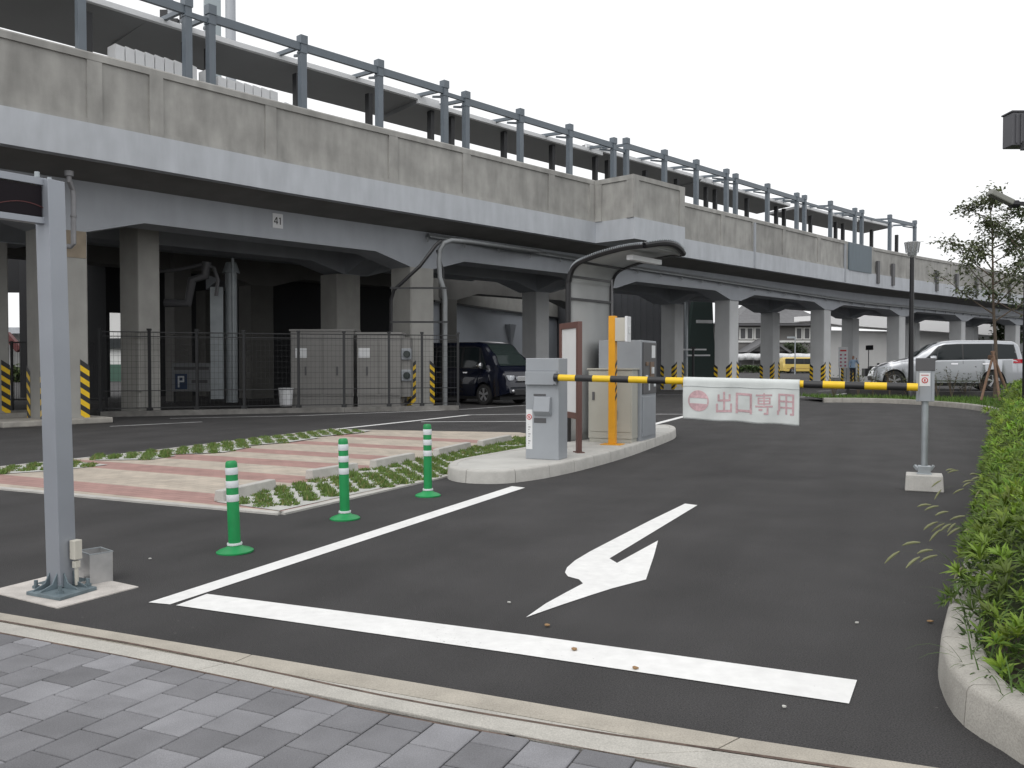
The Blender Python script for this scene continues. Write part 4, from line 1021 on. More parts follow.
# cabinets behind the fence
BEIGE2=mat('shaded_beige_cabinet',(.225,.22,.21),.5,var=.04,vscale=4)  # cabinet beige darkened, viaduct shade painted into the colour
def cab(l,x0,x1,yt,yb,Y,dep,rz=0.0,doors=2,notice=None):
    a=P(x0,yb,Y); b_=P(x1,yb,Y); zt2=P(x0,yt,Y).z; t=thing('power_cabinet',l,'cabinet',(a.x,a.y,0),rz); W=b_.x-a.x
    m=MB(); m.bx(0,W,0,dep,.35,zt2); m.build('body',BEIGE2,t,bevel=.01)
    m=MB(); m.bx(.02,W-.02,.02,dep,0,.35); m.build('plinth',BEIGE2,t)
    m=MB(); m.bx(-.03,W+.03,-.04,dep+.02,zt2,zt2+.05); m.build('lid',BEIGE2,t)
    for k in range(doors):
        m=MB(); m.bx(W*k/doors+.03,W*(k+1)/doors-.02,-.02,-.001,.40,zt2-.05); d=m.build('door',BEIGE2,t,bevel=.004)
        m=MB(); hx=W*(k+.5)/doors; m.bx(hx-.04,hx+.0,-.05,-.021,.95,1.2); m.build('handle',GREYD,d)
    if notice: m=MB(); m.bx(notice,notice+.32,-.028,-.0215,1.45,1.72); m.build('notice',WPANEL,t); 
    return t,W,zt2
cab('wide pale beige power cabinet behind the fence, left of the pair',291,354,331,407,25.0,1.0,0,2,.14)
tt_,W_,zz_=cab('pale beige power cabinet with two electricity meters on its side, next to the pillar',357,401,334,406,24.7,.9,0,2,.05)
for z in (1.55,.95):
    m=MB(); m.bx(W_+.0,W_+.28,.05,.3,z-.16,z+.16); mt=m.build('meter',GREYP,tt_,bevel=.02)
    m=MB(); m.lathe([(.09,-.03),(.10,.0),(.10,.05)],(W_+.16,.0,z),18,'y'); m.build('dial',GLASSG,mt,smooth=True)
m=MB(); m.bx(W_,W_+.25,.1,.8,.35,zz_-.1); m.build('side_box',BEIGE2,tt_)
# mesh fence
fl=[P(100,363,21.2),P(244,363,22.5),P(298.5,363,23.0),P(344,363,23.3),P(389,363,23.7),P(422,363,24.0),P(458,363,24.3)]
fl=[fl[0],fl[0].lerp(fl[1],.33),fl[0].lerp(fl[1],.66)]+fl[1:]
t=thing('mesh_fence','dark see-through mesh fence on a low kerb in front of the cabinets','fence',(fl[4].x,fl[4].y,0),0)
for p in fl:
    m=MB(); m.box((p.x,p.y,1.05),(.06,.06,2.1)); m.box((p.x,p.y,2.12),(.09,.09,.05)); m.box((p.x,p.y,.14),(.12,.12,.1)); m.build('post',STEELD,t,world=True)
for a,b_ in zip(fl[:-1],fl[1:]):
    a,b_=Vector((a.x,a.y,0)),Vector((b_.x,b_.y,0)); m=MB(); L_=(b_-a).length; n=int(L_/.10)
    for i in range(1,n): q=a.lerp(b_,i/n); m.bar(q+zt*.18,q+zt*2.06,.004)
    for k in range(14): z=.2+k*.142; m.bar(a+zt*z,b_+zt*z,.005)
    for z in (.2,.62,1.95,2.06): m.bar(a+zt*z,b_+zt*z,.02)
    m.build('mesh_panel',STEELD,t,world=True)
m=MB()
for a,b_ in zip(fl[:-1],fl[1:]): m.bar(Vector((a.x,a.y,.03)),Vector((b_.x,b_.y,.03)),.22,.20)
tag(m.build('kerb',mat('dark_kerb',(.17,.165,.155),.9,var=.2,vscale=6)),kind='structure')
a=P(60,363,24); b_=P(104,363,24.2); 
t=thing('mesh_fence','short dark rail fence at the left, seen between the striped pillars','fence',(a.x,a.y,0),0)
fx=[P(x,363,24) for x in (-20,12,55,80,106)]
for p in fx: m=MB(); m.box((p.x,p.y,.95),(.05,.05,1.9)); m.build('post',STEELD,t,world=True)
m=MB()
for z in (.3,1.86): m.bar(Vector((fx[0].x,fx[0].y,z)),Vector((fx[-1].x,fx[-1].y,z)),.04)
n=70
for i in range(n): q=fx[0].lerp(fx[-1],i/n); m.bar(Vector((q.x,q.y,.3)),Vector((q.x,q.y,1.86)),.008)
m.build('mesh_panel',STEELD,t,world=True)
q=P(288,392,24.6)
t=thing('white_bin','small white tub on the ground in the dark, left of the cabinets','tub',(P(286,405,24.6).x,24.6,0))
m=MB(); m.lathe([(.17,.1),(.2,.55),(.215,.56),(.215,.6),(.0,.61)],seg=18); m.build('tub',WPANEL,t,smooth=True)

# far grey wall building
a=P(432,363,38.2); b_=P(575,363,56); a.z=b_.z=0
t=thing('grey_building','grey rendered wall building with concrete upper band, behind the dark van','building',tuple(a),0)
m=MB(); wallq(m,a,b_,0,4.0,6); m.build('wall',GWALL,t,world=True)
dv=(b_-a).normalized(); nv=Vector((dv.y,-dv.x,0))
m=MB(); wallq(m,a+nv*.06,b_+nv*.06,4.0,5.3,6); m.build('upper_band',CONCL,t,world=True)
m=MB(); m.bar(a+nv*.1+zt*3.98,b_+nv*.1+zt*3.98,.1,.09); m.build('band_ledge',STEELD,t,world=True)
m=MB(); q=P(506,300,46); s_=a+dv*((q-a).dot(dv))+nv*.02
m.extr([s_+dv*-.45+zt*3.3,s_+dv*.35+zt*3.3,s_+dv*.35+zt*2.0],[s_+dv*-.45+zt*3.3+nv*.3,s_+dv*.35+zt*3.3+nv*.3,s_+dv*.35+zt*2.0+nv*.02]); m.build('bracket',GREYP,t,world=True)
m=MB(); q=P(441,300,33)
# charcoal building
a=P(585,363,50); b_=P(711,363,54); a.z=b_.z=0
t=thing('charcoal_building','large charcoal ribbed metal building seen under the viaduct behind the payment machine','building',tuple(a),0)
m=MB(); wallq(m,a,b_,0,5.6,8); m.build('wall',CHAR,t,world=True)
dv=(b_-a).normalized(); nv=Vector((dv.y,-dv.x,0)); m=MB(); n=int((b_-a).length/.45)
for i in range(n): q=a+dv*(.2+i*.45)+nv*.02; m.bar(q+zt*.1,q+zt*5.55,.05,.04,up=dv)
m.build('rib',CHAR,t,world=True)
m=MB(); q0=b_; 
m.extr([q0+nv*.3+zt*0-dv*2.2,q0+nv*.3+dv*.45,q0+nv*.3+zt*1.5+dv*.15,q0+nv*.3+zt*3.2-dv*.05,q0+nv*.3+zt*5.0-dv*.15,q0+nv*.3+zt*5.0-dv*1.6],[p-nv*.28 for p in [q0+nv*.3-dv*2.2,q0+nv*.3+dv*.45,q0+nv*.3+zt*1.5+dv*.15,q0+nv*.3+zt*3.2-dv*.05,q0+nv*.3+zt*5.0-dv*.15,q0+nv*.3+zt*5.0-dv*1.6]])
m.build('dark_green_net',mat('green_net',(.020,.035,.032),.8),t,world=True)
# pole with fittings by the charcoal building
q=P(686,392,46); t=thing('service_pole','thin white pole with small lamps beside the charcoal building','pole',(q.x,q.y,0))
m=MB(); m.tube([(0,0,0),(0,0,4.6)],.10,10); m.build('pole',GALV,t,smooth=True)
m=MB(); m.box((.9,-.2,3.45),(.9,.2,.16),.4); m.box((.3,-.2,2.0),(1.4,.12,.08)); m.box((.6,-.2,1.7),(1.2,.1,.08)); m.build('lamp_arm',WPANEL,t)
q=P(693,393,44); t=thing('dark_bollard_post','thin dark post standing before the charcoal building','pole',(q.x,q.y,0))
m=MB(); m.tube([(0,0,0),(0,0,2.0)],.06,8); m.box((0,0,2.05),(.2,.2,.1)); m.box((0,0,.03),(.2,.2,.06)); m.build('post',BLACKM,t)

# white hall on the right, with white sloping canopy edge
t=thing('white_hall','long low white hall with a broad white roof edge, behind the right pillars','building',tuple(P(850,363,80)*1),0); t.location.z=0
a=P(826,363,78); b_=P(1120,363,92); a.z=b_.z=0; a0=P(803,363,76.5); a0.z=0
m=MB(); wallq(m,a,b_,0,4.2,1.5); m.build('wall',WWALL,t,world=True)
m=MB()
zA=P(803,319,76.5).z; zB=P(817,337.5,77.3).z
dv=(b_-a).normalized(); nv=Vector((dv.y,-dv.x,0))*1.2
za1,za2=P(803,319.5,76).z,P(803,321,76).z; e0_,e1_=P(835,316,78).z,P(835,325,78).z; 
def band(p,q,pl_,ph_,ql_,qh_): m.hexa([p+nv+zt*pl_,q+nv+zt*ql_,q-nv+zt*ql_,p-nv+zt*pl_],[p+nv+zt*ph_,q+nv+zt*qh_,q-nv+zt*qh_,p-nv+zt*ph_])
pm=a+dv*.5; m_e=a+dv*14
band(a0,pm,za2,za1+.3,P(835,325.5,78).z,P(835,315,78).z); band(pm+dv*.002,b_,P(835,325.5,78).z,P(835,315,78).z,3.2,5.4)
m.build('roof_edge',mat('bright_white',(.82,.82,.82),.6),t,world=True)
m=MB(); q=P(845,363,77.6); m.bar((q.x,q.y,.8),(q.x,q.y,4.0),.15); m.build('downpipe',GREYD,t,world=True)
# traditional roofed building
Yb=125
def bz(py,Y=Yb): return P(512,py,Y).z
def bxx(px,Y=Yb): return P(px,363,Y).x
t=thing('tiled_house','old building with curved grey tiled roof and white barred upper windows, far behind the pillars','building',(bxx(775),Yb,0),0)
X0,X1=bxx(722),bxx(838); zE=bz(323.5)
m=MB(); m.bx(X0+1,X1-1,Yb,Yb+12,0,zE+.1); m.build('wall',mat('house_wall',(.16,.155,.15),.8),t,world=True)
m=MB(); pr=[]; XA,XB=bxx(739),bxx(832)
# roof as concave swept slopes: eave to ridge
rows=[]; 
for k in range(9):
    f_=k/8; zz=zE+ (bz(288)-zE)*(f_**1.5); ins=8.5*f_; insx=7.0*(1-(1-f_)**1.6)
    rows.append([(X0-1+insx,Yb-1.5+ins,zz),(X1+1-insx,Yb-1.5+ins,zz),(X1+1-insx,Yb+15-ins*.98,zz),(X0-1+insx,Yb+15-ins*.98,zz)])
vs=[p for r in rows for p in r]; fs=[(i*4+j,i*4+(j+1)%4,(i+1)*4+(j+1)%4,(i+1)*4+j) for i in range(8) for j in range(4)]+[(3,2,1,0),(32,33,34,35)]
m.add(vs,fs); m.build('roof',ROOFT,t,world=True)
m=MB(); m.bx(X0-.8,X1+.8,Yb-1.45,Yb-1.2,zE-.35,zE-.05); m.build('eave',GREYD,t,world=True)
for px in (739,746,754,763,795,803,811,819):
    m=MB(); cx_=bxx(px)+.5; m.bx(cx_-.52,cx_+.52,Yb-.12,Yb-.01,bz(339.5),bz(327.5)); fr=m.build('window',mat('window_white',(.72,.72,.70),.6),t,world=True)
    m=MB(); m.bx(cx_-.32,cx_+.32,Yb-.15,Yb-.13,bz(338.5),bz(328.5)); m.build('pane',GREYD,fr,world=True)
m=MB(); m.bx(X0,X1,Yb-.2,Yb-.02,bz(342.5),bz(340.5)); m.build('white_ledge',MATS['window_white'],t,world=True)
m=MB(); gx=bxx(755); m.extr([(bxx(738),Yb-6,bz(352)),(bxx(757),Yb-6,bz(340.5)),(bxx(774),Yb-6,bz(352))],[(bxx(738),Yb-.3,bz(352)),(bxx(757),Yb-.3,bz(340.5)),(bxx(774),Yb-.3,bz(352))]); m.build('porch_roof',mat('dark_tile',(.06,.06,.06),.7),t,world=True)
m=MB(); m.extr([(bxx(734),Yb-6.3,bz(352.5)),(bxx(757),Yb-6.3,bz(339)),(bxx(757),Yb-6.3,bz(341)),(bxx(737),Yb-6.3,bz(353.5))],[(bxx(734),Yb-.3,bz(352.5)),(bxx(757),Yb-.3,bz(339)),(bxx(757),Yb-.3,bz(341)),(bxx(737),Yb-.3,bz(353.5))])
m.extr([(bxx(778),Yb-6.3,bz(352.5)),(bxx(757),Yb-6.31,bz(339)),(bxx(757),Yb-6.31,bz(341)),(bxx(776),Yb-6.3,bz(353.5))],[(bxx(778),Yb-.3,bz(352.5)),(bxx(757),Yb-.3,bz(339)),(bxx(757),Yb-.3,bz(341)),(bxx(776),Yb-.3,bz(353.5))]); m.build('porch_tiles',ROOFT,t,world=True)
# white event banner strip
t=thing('long_white_banner','long white cloth strip on posts in front of the old tiled building','banner',(P(775,363,118).x,118,0))
x0,x1=P(728,363,118).x,P(832,363,118).x; m=MB(); n=50; zA,zB=P(1,353.5,118).z,P(1,360,118).z
vs=[(x0+(x1-x0)*i/n,118+.15*math.sin(i*1.7),z+.04*math.sin(i*.8)) for i in range(n+1) for z in (zB,zA)]; m.add(vs,[(2*i,2*i+1,2*i+3,2*i+2) for i in range(n)])
o=m.build('cloth',WPANEL,t,world=True,smooth=True); o.modifiers.new('s','SOLIDIFY').thickness=.02
m=MB()
for i in range(9): x=x0+(x1-x0)*i/8; m.tube([(x,118.3,0),(x,118.3,zA+.1)],.06,8)
m.build('post',GREYD,t,world=True)
# low wall & hedge in front
m=MB(); m.bx(P(700,363,119).x,P(836,363,119).x,119,119.4,0,1.2); tag(m.build('low_wall',mat('dim_wall',(.10,.10,.09),.9,var=.3,vscale=2)),'low dark wall under the long white banner strip','wall')

# ------------------------------------------------------------------ road vehicles
def lerp_tab(tab,x):
    if x<=tab[0][0]: return tab[0][1]
    for (a,b_),(c_,d_) in zip(tab[:-1],tab[1:]):
        if x<=c_:
            t=(x-a)/(c_-a); t=t*t*(3-2*t)*.5+t*.5; return b_+(d_-b_)*t
    return tab[-1][1]
def make_car(name,label,cat,L_,Wd,top,belt,wheels,wr,paint,gh,side_glass,ws,extra=None,sill=.26,tumble=.16,nose_in=.22,group=None,tail=(0,.35)):
    """local x forward 0..L (rear to front), y left, z up. top/belt tables by x."""
    t=thing(name,label,cat)
    hw=Wd/2
    def width(x):
        e=min(x,L_-x); k=1-nose_in*max(0,1-(L_-x)/.7)**2 - .10*max(0,1-x/.45)**2; return hw*k
    def zb(x):
        z=sill+.12*max(0,1-(L_-x)/.5)+.08*max(0,1-x/.4)
        for xw in wheels:
            d=abs(x-xw); ra=wr+.055
            if d<ra: z=max(z,wr+math.sqrt(ra*ra-d*d))
        return z
    def sec(x):
        w_=width(x); zt_c=lerp_tab(top,x); be=min(lerp_tab(belt,x),zt_c-.05); z0=zb(x); be=max(be,z0+.03)
        zsh=min(max(z0+.02,.62),be-.01)
        gh_=max(0,(zt_c-be)); tb=tumble*min(1,gh_/.55)
        P_=[(0,max(.2,z0-.02)),(w_*.90,z0),(w_*.985,z0+.012),(w_,zsh),(w_*.985,be-.02 if be-.02>zsh else zsh+.002),(w_*.965,be)]
        top_h=be+gh_*.84
        for f_ in (.25,.5,.75,1): P_.append((w_*.965-tb*f_**1.25,be+(top_h-be)*f_))
        xr=w_*.965-tb
        for f_ in (.35,.7,1): 
            an=f_*math.pi/2; P_.append((xr-(.16*min(1,gh_/.4)+.02)*(1-math.cos(an)),top_h+(zt_c-.015-top_h)*math.sin(an)))
        P_+= [(P_[-1][0]*.5,zt_c-.004),(0,zt_c)]
        return P_
    N=int(L_/.045); xs=[L_*i/N for i in range(N+1)]; M=len(sec(1)); vs=[];fs=[]
    for x in xs:
        q=sec(x); 
        vs+=[(x,y,z) for y,z in q]
    off=len(vs)
    for x in xs:
        vs+=[(x,-y,z) for y,z in sec(x)]
    for i in range(N):
        for j in range(M-1):
            fs.append((i*M+j,i*M+j+1,(i+1)*M+j+1,(i+1)*M+j)); fs.append((off+i*M+j,off+(i+1)*M+j,off+(i+1)*M+j+1,off+i*M+j+1))
    for i in (0,N):
        for j in range(M-1): fs.append((i*M+j,i*M+j+1,off+i*M+j+1,off+i*M+j))
    m=MB(); m.add(vs,fs); b=m.build('body',paint,t,smooth=True)
    md=b.modifiers.new('weld','WELD'); md.merge_threshold=.0008
    def side_pt(x,f_,sgn,o=.006):
        q=sec(x); be=q[5]; k=f_*4; i=5+min(3,int(k)); fr=k-(i-5); y=q[i][0]+(q[i+1][0]-q[i][0])*fr; z=q[i][1]+(q[i+1][1]-q[i][1])*fr
        return (x,sgn*(y+o),z)
    for sgn in (1,-1):     # one dark band behind the panes
        xa,xb=side_glass[0][0]-.04,side_glass[-1][1]+.05; ca,cb=side_glass[0][2],side_glass[-1][3]; m=MB(); vs=[]; n=40; k=5
        for i in range(n+1):
            for j in range(k+1):
                f_=.03+.93*j/k; vs.append(side_pt((xa+ca*f_)+((xb+cb*f_)-(xa+ca*f_))*i/n,f_,sgn,.003))
        m.add(vs,[(i*(k+1)+j,i*(k+1)+j+1,(i+1)*(k+1)+j+1,(i+1)*(k+1)+j) for i in range(n) for j in range(k)]); m.build('window_surround',BLACKM,t,smooth=True)
    for (xa,xb,ca,cb) in side_glass:      # ca, cb: x shift at top of front/rear edges
        for sgn in (1,-1):
            m=MB(); n=10; k=5; vs=[]
            for i in range(n+1):
                for j in range(k+1):
                    f_=.07+.86*j/k; x=(xa+ca*f_)+((xb+cb*f_)-(xa+ca*f_))*i/n; vs.append(side_pt(x,f_,sgn))
            m.add(vs,[(i*(k+1)+j,i*(k+1)+j+1,(i+1)*(k+1)+j+1,(i+1)*(k+1)+j) for i in range(n) for j in range(k)]); m.build('side_window',GLASS,t,smooth=True)
    def top_patch(nm,xa,xb,m_,wf=.9,o=.008):
        m=MB(); n=14; k=12; vs=[]
        for i in range(n+1):
            x=xa+(xb-xa)*i/n; q=sec(x); ya=q[11][0]
            zt_c=lerp_tab(top,x); dx=.02; sl=(lerp_tab(top,x+dx)-lerp_tab(top,x-dx))/(2*dx); nl=math.hypot(1,sl)
            for j in range(k+1):
                y=ya*wf*(-1+2*j/k); zz=zt_c-.015*(abs(y)/max(ya,.01))**2
                vs.append((x-sl/nl*o,y,zz+o/nl+.002))
        m.add(vs,[(i*(k+1)+j,i*(k+1)+j+1,(i+1)*(k+1)+j+1,(i+1)*(k+1)+j) for i in range(n) for j in range(k)]); return m.build(nm,m_,t,smooth=True)
    top_patch('windscreen',ws[0],ws[1],GLASSG)
    for xw in wheels:
        for sgn in (1,-1):
            yo=sgn*(hw-.02); m=MB(); m.lathe([(wr*.62,-.19*sgn),(wr*.97,-.18*sgn),(wr,-.15*sgn),(wr,-.03*sgn),(wr*.96,0),(wr*.70,.003*sgn),(wr*.66,-.02*sgn)],(xw,yo,wr),28,'y'); wl=m.build('wheel',TYRE,t,smooth=True)
            m=MB(); m.lathe([(wr*.66,-.05*sgn),(wr*.665,-.008*sgn),(wr*.60,-.004*sgn),(wr*.57,-.04*sgn),(.01,-.045*sgn)],(xw,yo,wr),28,'y'); m.build('rim',GREYD,wl,smooth=True)
            m=MB()
            for k in range(5):
                an=k*2*math.pi/5+.3
                for dd in (-.13,.13):
                    m.bar((xw+.02*math.cos(an),yo-.012*sgn,wr+.02*math.sin(an)),(xw+wr*.62*math.cos(an+dd),yo-.010*sgn,wr+wr*.62*math.sin(an+dd)),.035,.022,up=(0,1,0))
            m.lathe([(.05,-.03*sgn),(.05,.0),(.01,.004*sgn)],(xw,yo-.004*sgn,wr),14,'y'); m.build('spokes',ALLOY,wl)
    m=MB(); m.bx(.35,L_-.45,-hw+.14,hw-.14,.16,.42)
    for xw in wheels: m.bx(xw-wr-.06,xw+wr+.06,-hw+.20,hw-.20,.2,wr*2+.10)
    m.build('underbody',BLACKM,t)
    return t,sec,side_pt,width
# silver minivan: front to the left of the picture
tb=[(0,.95),(.05,1.30),(.12,1.60),(.30,1.72),(1.0,1.76),(2.1,1.765),(2.5,1.74),(2.85,1.63),(3.2,1.41),(3.52,1.18),(3.9,1.08),(4.35,.98),(4.7,.84),(4.87,.68),(4.92,.5)]
bb=[(0,.90),(.3,1.08),(2.6,1.04),(3.4,1.0),(3.9,.98),(4.3,.90),(4.92,.45)]
t,sec,spt,wdt=make_car('silver_minivan','silver people carrier parked beyond the planting, facing left','car',4.92,1.80,tb,bb,[.97,4.20],.335,CARSILV,None,
    [(.22,.95,.12,0),(1.0,1.92,0,0),(1.97,2.78,0,-.06),(2.83,3.36,-.12,-.70)],(2.72,3.46))
def strip_side(xa,xb,z,h,m_,nm,sgns=(1,-1),o=.008,n=14):
    for sgn in sgns:
        m=MB()
        vs=[]
        for i in range(n+1):
            x=xa+(xb-xa)*i/n; w_=wdt(x); 
            for zz in (z-h/2,z+h/2):
                q=sec(x); y=None
                for (y0,z0),(y1,z1) in zip(q[1:-1],q[2:]):
                    if z0<=zz<=z1 and z1>z0: y=y0+(y1-y0)*(zz-z0)/(z1-z0); break
                y=y if y is not None else w_
                vs.append((x,sgn*(y+o),zz))
        m.add(vs,[(2*i,2*i+1,2*i+3,2*i+2) for i in range(n)]); m.build(nm,m_,t,smooth=True)
for x0,x1 in ((1.10,1.33),(2.12,2.34)): strip_side(x0,x1,.93,.045,CHROME,'door_handle',o=.02,n=3)
for x in (.97,1.95,2.98): strip_side(x-.006,x+.006,.72,.62,BLACKM,'door_seam',n=1,o=.003)
strip_side(1.45,3.4,.34,.03,CHROME,'sill_trim')
strip_side(4.30,4.66,.78,.12,mat('dim_lamp',(.40,.43,.46),.15),'headlamp',o=.006); strip_side(.02,.35,1.02,.14,TAILR,'tail_lamp',o=.01)
m=MB(); m.lathe([(.02,-.11),(.09,-.09),(.10,0),(.08,.09),(.01,.1)],(2.95,1.02,1.12),14,'x'); m.build('mirror',CARSILV,t,smooth=True)
m=MB(); m.lathe([(.02,-.11),(.09,-.09),(.10,0),(.08,.09),(.01,.1)],(2.95,-1.02,1.12),14,'x'); m.build('mirror',CARSILV,t,smooth=True)
m=MB(); m.bx(4.86,4.93,-.4,.4,.32,.46); m.build('bumper_grille',BLACKM,t)
ZCAR=.36
c=P(1020,363,30.0); t.location=(c.x,30.2,ZCAR); t.rotation_euler=(0,0,math.pi-R_(15)); t.scale=(.955,1.0,.98)
# raised car park slab on the right
m=MB(); pl=[G(824,397),G(870,397),G(920,399),G(962,403)]
pl=[(9.2,30.0),(10.2,31.2),(12.5,30.0),(16,28),(40,20),(60,40),(50,75),(24,60),(12,40)]
lot=[(15.2,40),(11.9,31.0),(14.5,28.9),(18,26.8),(40,20),(60,30),(40,45)]
m.prism(lot,-.02,.36); tag(m.build('raised_car_park',ASPH),kind='structure')
# dark van
tb=[(0,1.2),(.03,1.75),(.12,1.96),(.5,1.985),(3.3,1.985),(3.55,1.93),(3.95,1.60),(4.30,1.22),(4.55,1.08),(4.72,.80),(4.80,.60)]
bb=[(0,1.15),(3.6,1.10),(4.2,1.06),(4.6,.98),(4.8,.5)]
t,sec,spt,wdt=make_car('dark_van','dark navy van parked under the viaduct beside the fence, nose to the right','van',4.80,1.75,tb,bb,[1.05,3.75],.32,CARNAVY,None,
    [(.25,1.45,.03,0),(1.55,2.70,0,0),(2.80,3.55,0,-.10),(3.66,3.92,-.14,-.45)],(3.62,4.32),tumble=.12,nose_in=.12)
strip_side(2.85,3.05,1.0,.04,CHROME,'door_handle',o=.02,n=3); strip_side(1.6,1.8,1.0,.04,CHROME,'door_handle',o=.02,n=3)
for x in (1.5,2.75,3.62): strip_side(x-.006,x+.006,.75,.6,BLACKM,'door_seam',n=1,o=.003)
for sg in (1,-1):
    m=MB(); m.lathe([(.02,-.08),(.09,-.06),(.11,0),(.09,.06),(.02,.08)],(3.72,sg*.99,1.22),14,'x'); m.build('mirror',CHROME,t,smooth=True)
for sg in (1,-1):
    m=MB(); m.box((4.62,sg*.60,.84),(.24,.30,.17),-sg*.35); m.build('headlamp',LAMPG,t,bevel=.03)
    m=MB(); m.lathe([(.02,0),(.055,.0),(.05,.03),(.01,.035)],(4.79,sg*.62,.44),14,'x'); m.build('fog_lamp',CHROME,t)
m=MB(); m.bx(4.72,4.81,-.42,.42,.74,.90); m.build('grille',CHROME,t,bevel=.01)
m=MB(); m.bx(4.72,4.815,-.55,.55,.32,.50); m.build('lower_grille',BLACKM,t,bevel=.01)
hd=Vector((.72,-.69,0)).normalized(); fw=G(483,405); lf=Vector((-hd.y,hd.x,0))
# near side faces the camera: that is the van's right side (-y)
orig=fw-hd*3.75+lf*.87; t.location=(orig.x,orig.y,0); t.rotation_euler=(0,0,math.atan2(hd.y,hd.x))
# yellow bus
tb=[(0,1.3),(.05,1.9),(.4,2.02),(5.2,2.02),(5.6,1.9),(5.9,1.2),(6.0,.9)]; bb=[(0,1.15),(5.9,1.1),(6,.6)]
t,sec,spt,wdt=make_car('yellow_bus','small yellow bus parked far behind the pillars by the old tiled building','bus',6.0,1.9,tb,bb,[1.2,4.7],.36,BUSY,None,
    [(.3,1.3,0,0),(1.5,2.5,0,0),(2.75,3.6,0,0),(3.8,4.9,0,0)],(5.45,5.9),tumble=.08,nose_in=.08)
strip_side(.1,5.6,.62,.05,mat('bus_brown',(.3,.14,.05),.5),'side_stripe')
q=P(781,363,111); t.location=(q.x,111,0)

# ------------------------------------------------------------------ lamp posts at the right
q=P(911,363,29.0); t=thing('street_lamp','black lamp post with an upturned grey bowl head, behind the arm rest','lamp post',(q.x,q.y,.05))
zt5=P(911,242,29).z-.05
m=MB(); m.tube([(0,0,0),(0,0,zt5-.42)],[.085,.065],16); m.lathe([(.14,0),(.14,.3),(.11,.34)],seg=16); m.build('pole',BLACKM,t,smooth=True)
m=MB(); m.lathe([(.10,zt5-.45),(.13,zt5-.42),(.19,zt5-.02),(.20,zt5-.01),(.165,zt5-.0),(.10,zt5-.35)],seg=20); 
for an in range(10): a=an*.628; m.bar((.19*math.cos(a),.19*math.sin(a),zt5-.35),(.24*math.cos(a),.24*math.sin(a),zt5),.02)
m.build('bowl_head',GREYP,t,smooth=True)
m=MB(); m.lathe([(.10,zt5-.52),(.17,zt5-.36),(.25,zt5-.02),(.235,zt5),(.15,zt5-.33)],seg=24); m.build('glass_shade',mat('clear_shade',(.5,.5,.5),.2,alpha=.35),t,smooth=True)
q=P(1027.5,363,15); t=thing('floodlight_pole','thin black pole at the right edge carrying an area light and a floodlight','lamp post',(q.x,q.y,.0))
zf=P(1027,100,15).z
m=MB(); m.tube([(0,0,0),(0,0,zf)],.075,14); m.build('pole',BLACKM,t,smooth=True)
pA=P(1012,203,15)-Vector((q.x,q.y,0)); pB=P(989.5,192,15)-Vector((q.x,q.y,0))
m=MB(); m.bar(pB,pA,.16,.10); m.build('area_light',mat('lamp_olive',(.22,.225,.20),.5),t,bevel=.02)
m=MB(); m.bar(pA-Vector((.03,0,.0)),Vector((0,0,pA.z-.02)),.06); m.tube([pA+Vector((-.03,0,-.02)),pA+Vector((.1,0,-.02))],.07,10); m.build('arm',BLACKM,t)
pC=P(1018,131,15)-Vector((q.x,q.y,0))
m=MB(); m.box(tuple(pC),(.36,.30,.55),0); [m.box((pC.x-.12+.08*i,pC.y-.16,pC.z),(.02,.05,.5)) for i in range(4)]; m.box((pC.x,pC.y,pC.z+.29),(.40,.34,.03)); m.build('floodlight',mat('lamp_dark',(.09,.09,.10),.5),t,bevel=.015)
m=MB(); m.bar((pC.x+.15,0,pC.z-.30),(0,0,pC.z-.30),.05); m.bar((pC.x,pC.y-.18,pC.z-.22),(pC.x,pC.y-.18,pC.z-.36),.12,.06); m.build('bracket',GREYD,t)

# ------------------------------------------------------------------ kerb and planting at the right
kp=[G(1130,800),G(1060,778),G(1024,766),G(1003,752),G(965,728),G(946,704),G(937,675),G(941,650),G(950,615)]
kpa=[G(963,576),G(979,515),G(990,466),G(999,432),G(1000,419)]
kpb=[G(990,413.5),G(965,409),G(920,405),G(870,402.8),G(824,402.5)]
line_=catmull(kp+kpa+kpb,8)
kb,kin,kmid=kerb_ring('kerb',line_,.17,.15,KERBD,side=-1)
line2=catmull([G(824,402.5),G(800,402),G(790,398),G(795,394)],6)
# soil bed
right=[(1.9+8,2.3),(25,14),(40,22),(22,31),(12.5,30.5)]
m=MB(); bed=[(p.x,p.y) for p in kmid]; 
bed2=bed+[(10.6,31.6),(13.5,30.2),(17,27.8),(40,19.6),(40,10),(12,2.0)]
bm=bmesh.new(); f=bm.faces.new([bm.verts.new((x,y,.11)) for x,y in bed2]); bmesh.ops.triangulate(bm,faces=[f]); me=bpy.data.meshes.new('planting_soil'); bm.to_mesh(me); bm.free(); me.materials.append(SOIL)
if me.polygons[0].normal.z<0: me.flip_normals()
o=bpy.data.objects.new('planting_soil',me); col.objects.link(o); tag(o,kind='structure')
# hedge: follow the inner kerb from the near corner to the far one
hl=res([p for p in kin],200)
hacc=[0]
for i in range(200): hacc.append(hacc[-1]+(hl[i+1]-hl[i]).length)
cut=[i for i,p in enumerate(hl) if p.y>23.0][0]
start=[i for i,p in enumerate(hl) if p.y<4.05]; i_s=max(start) if start else 0
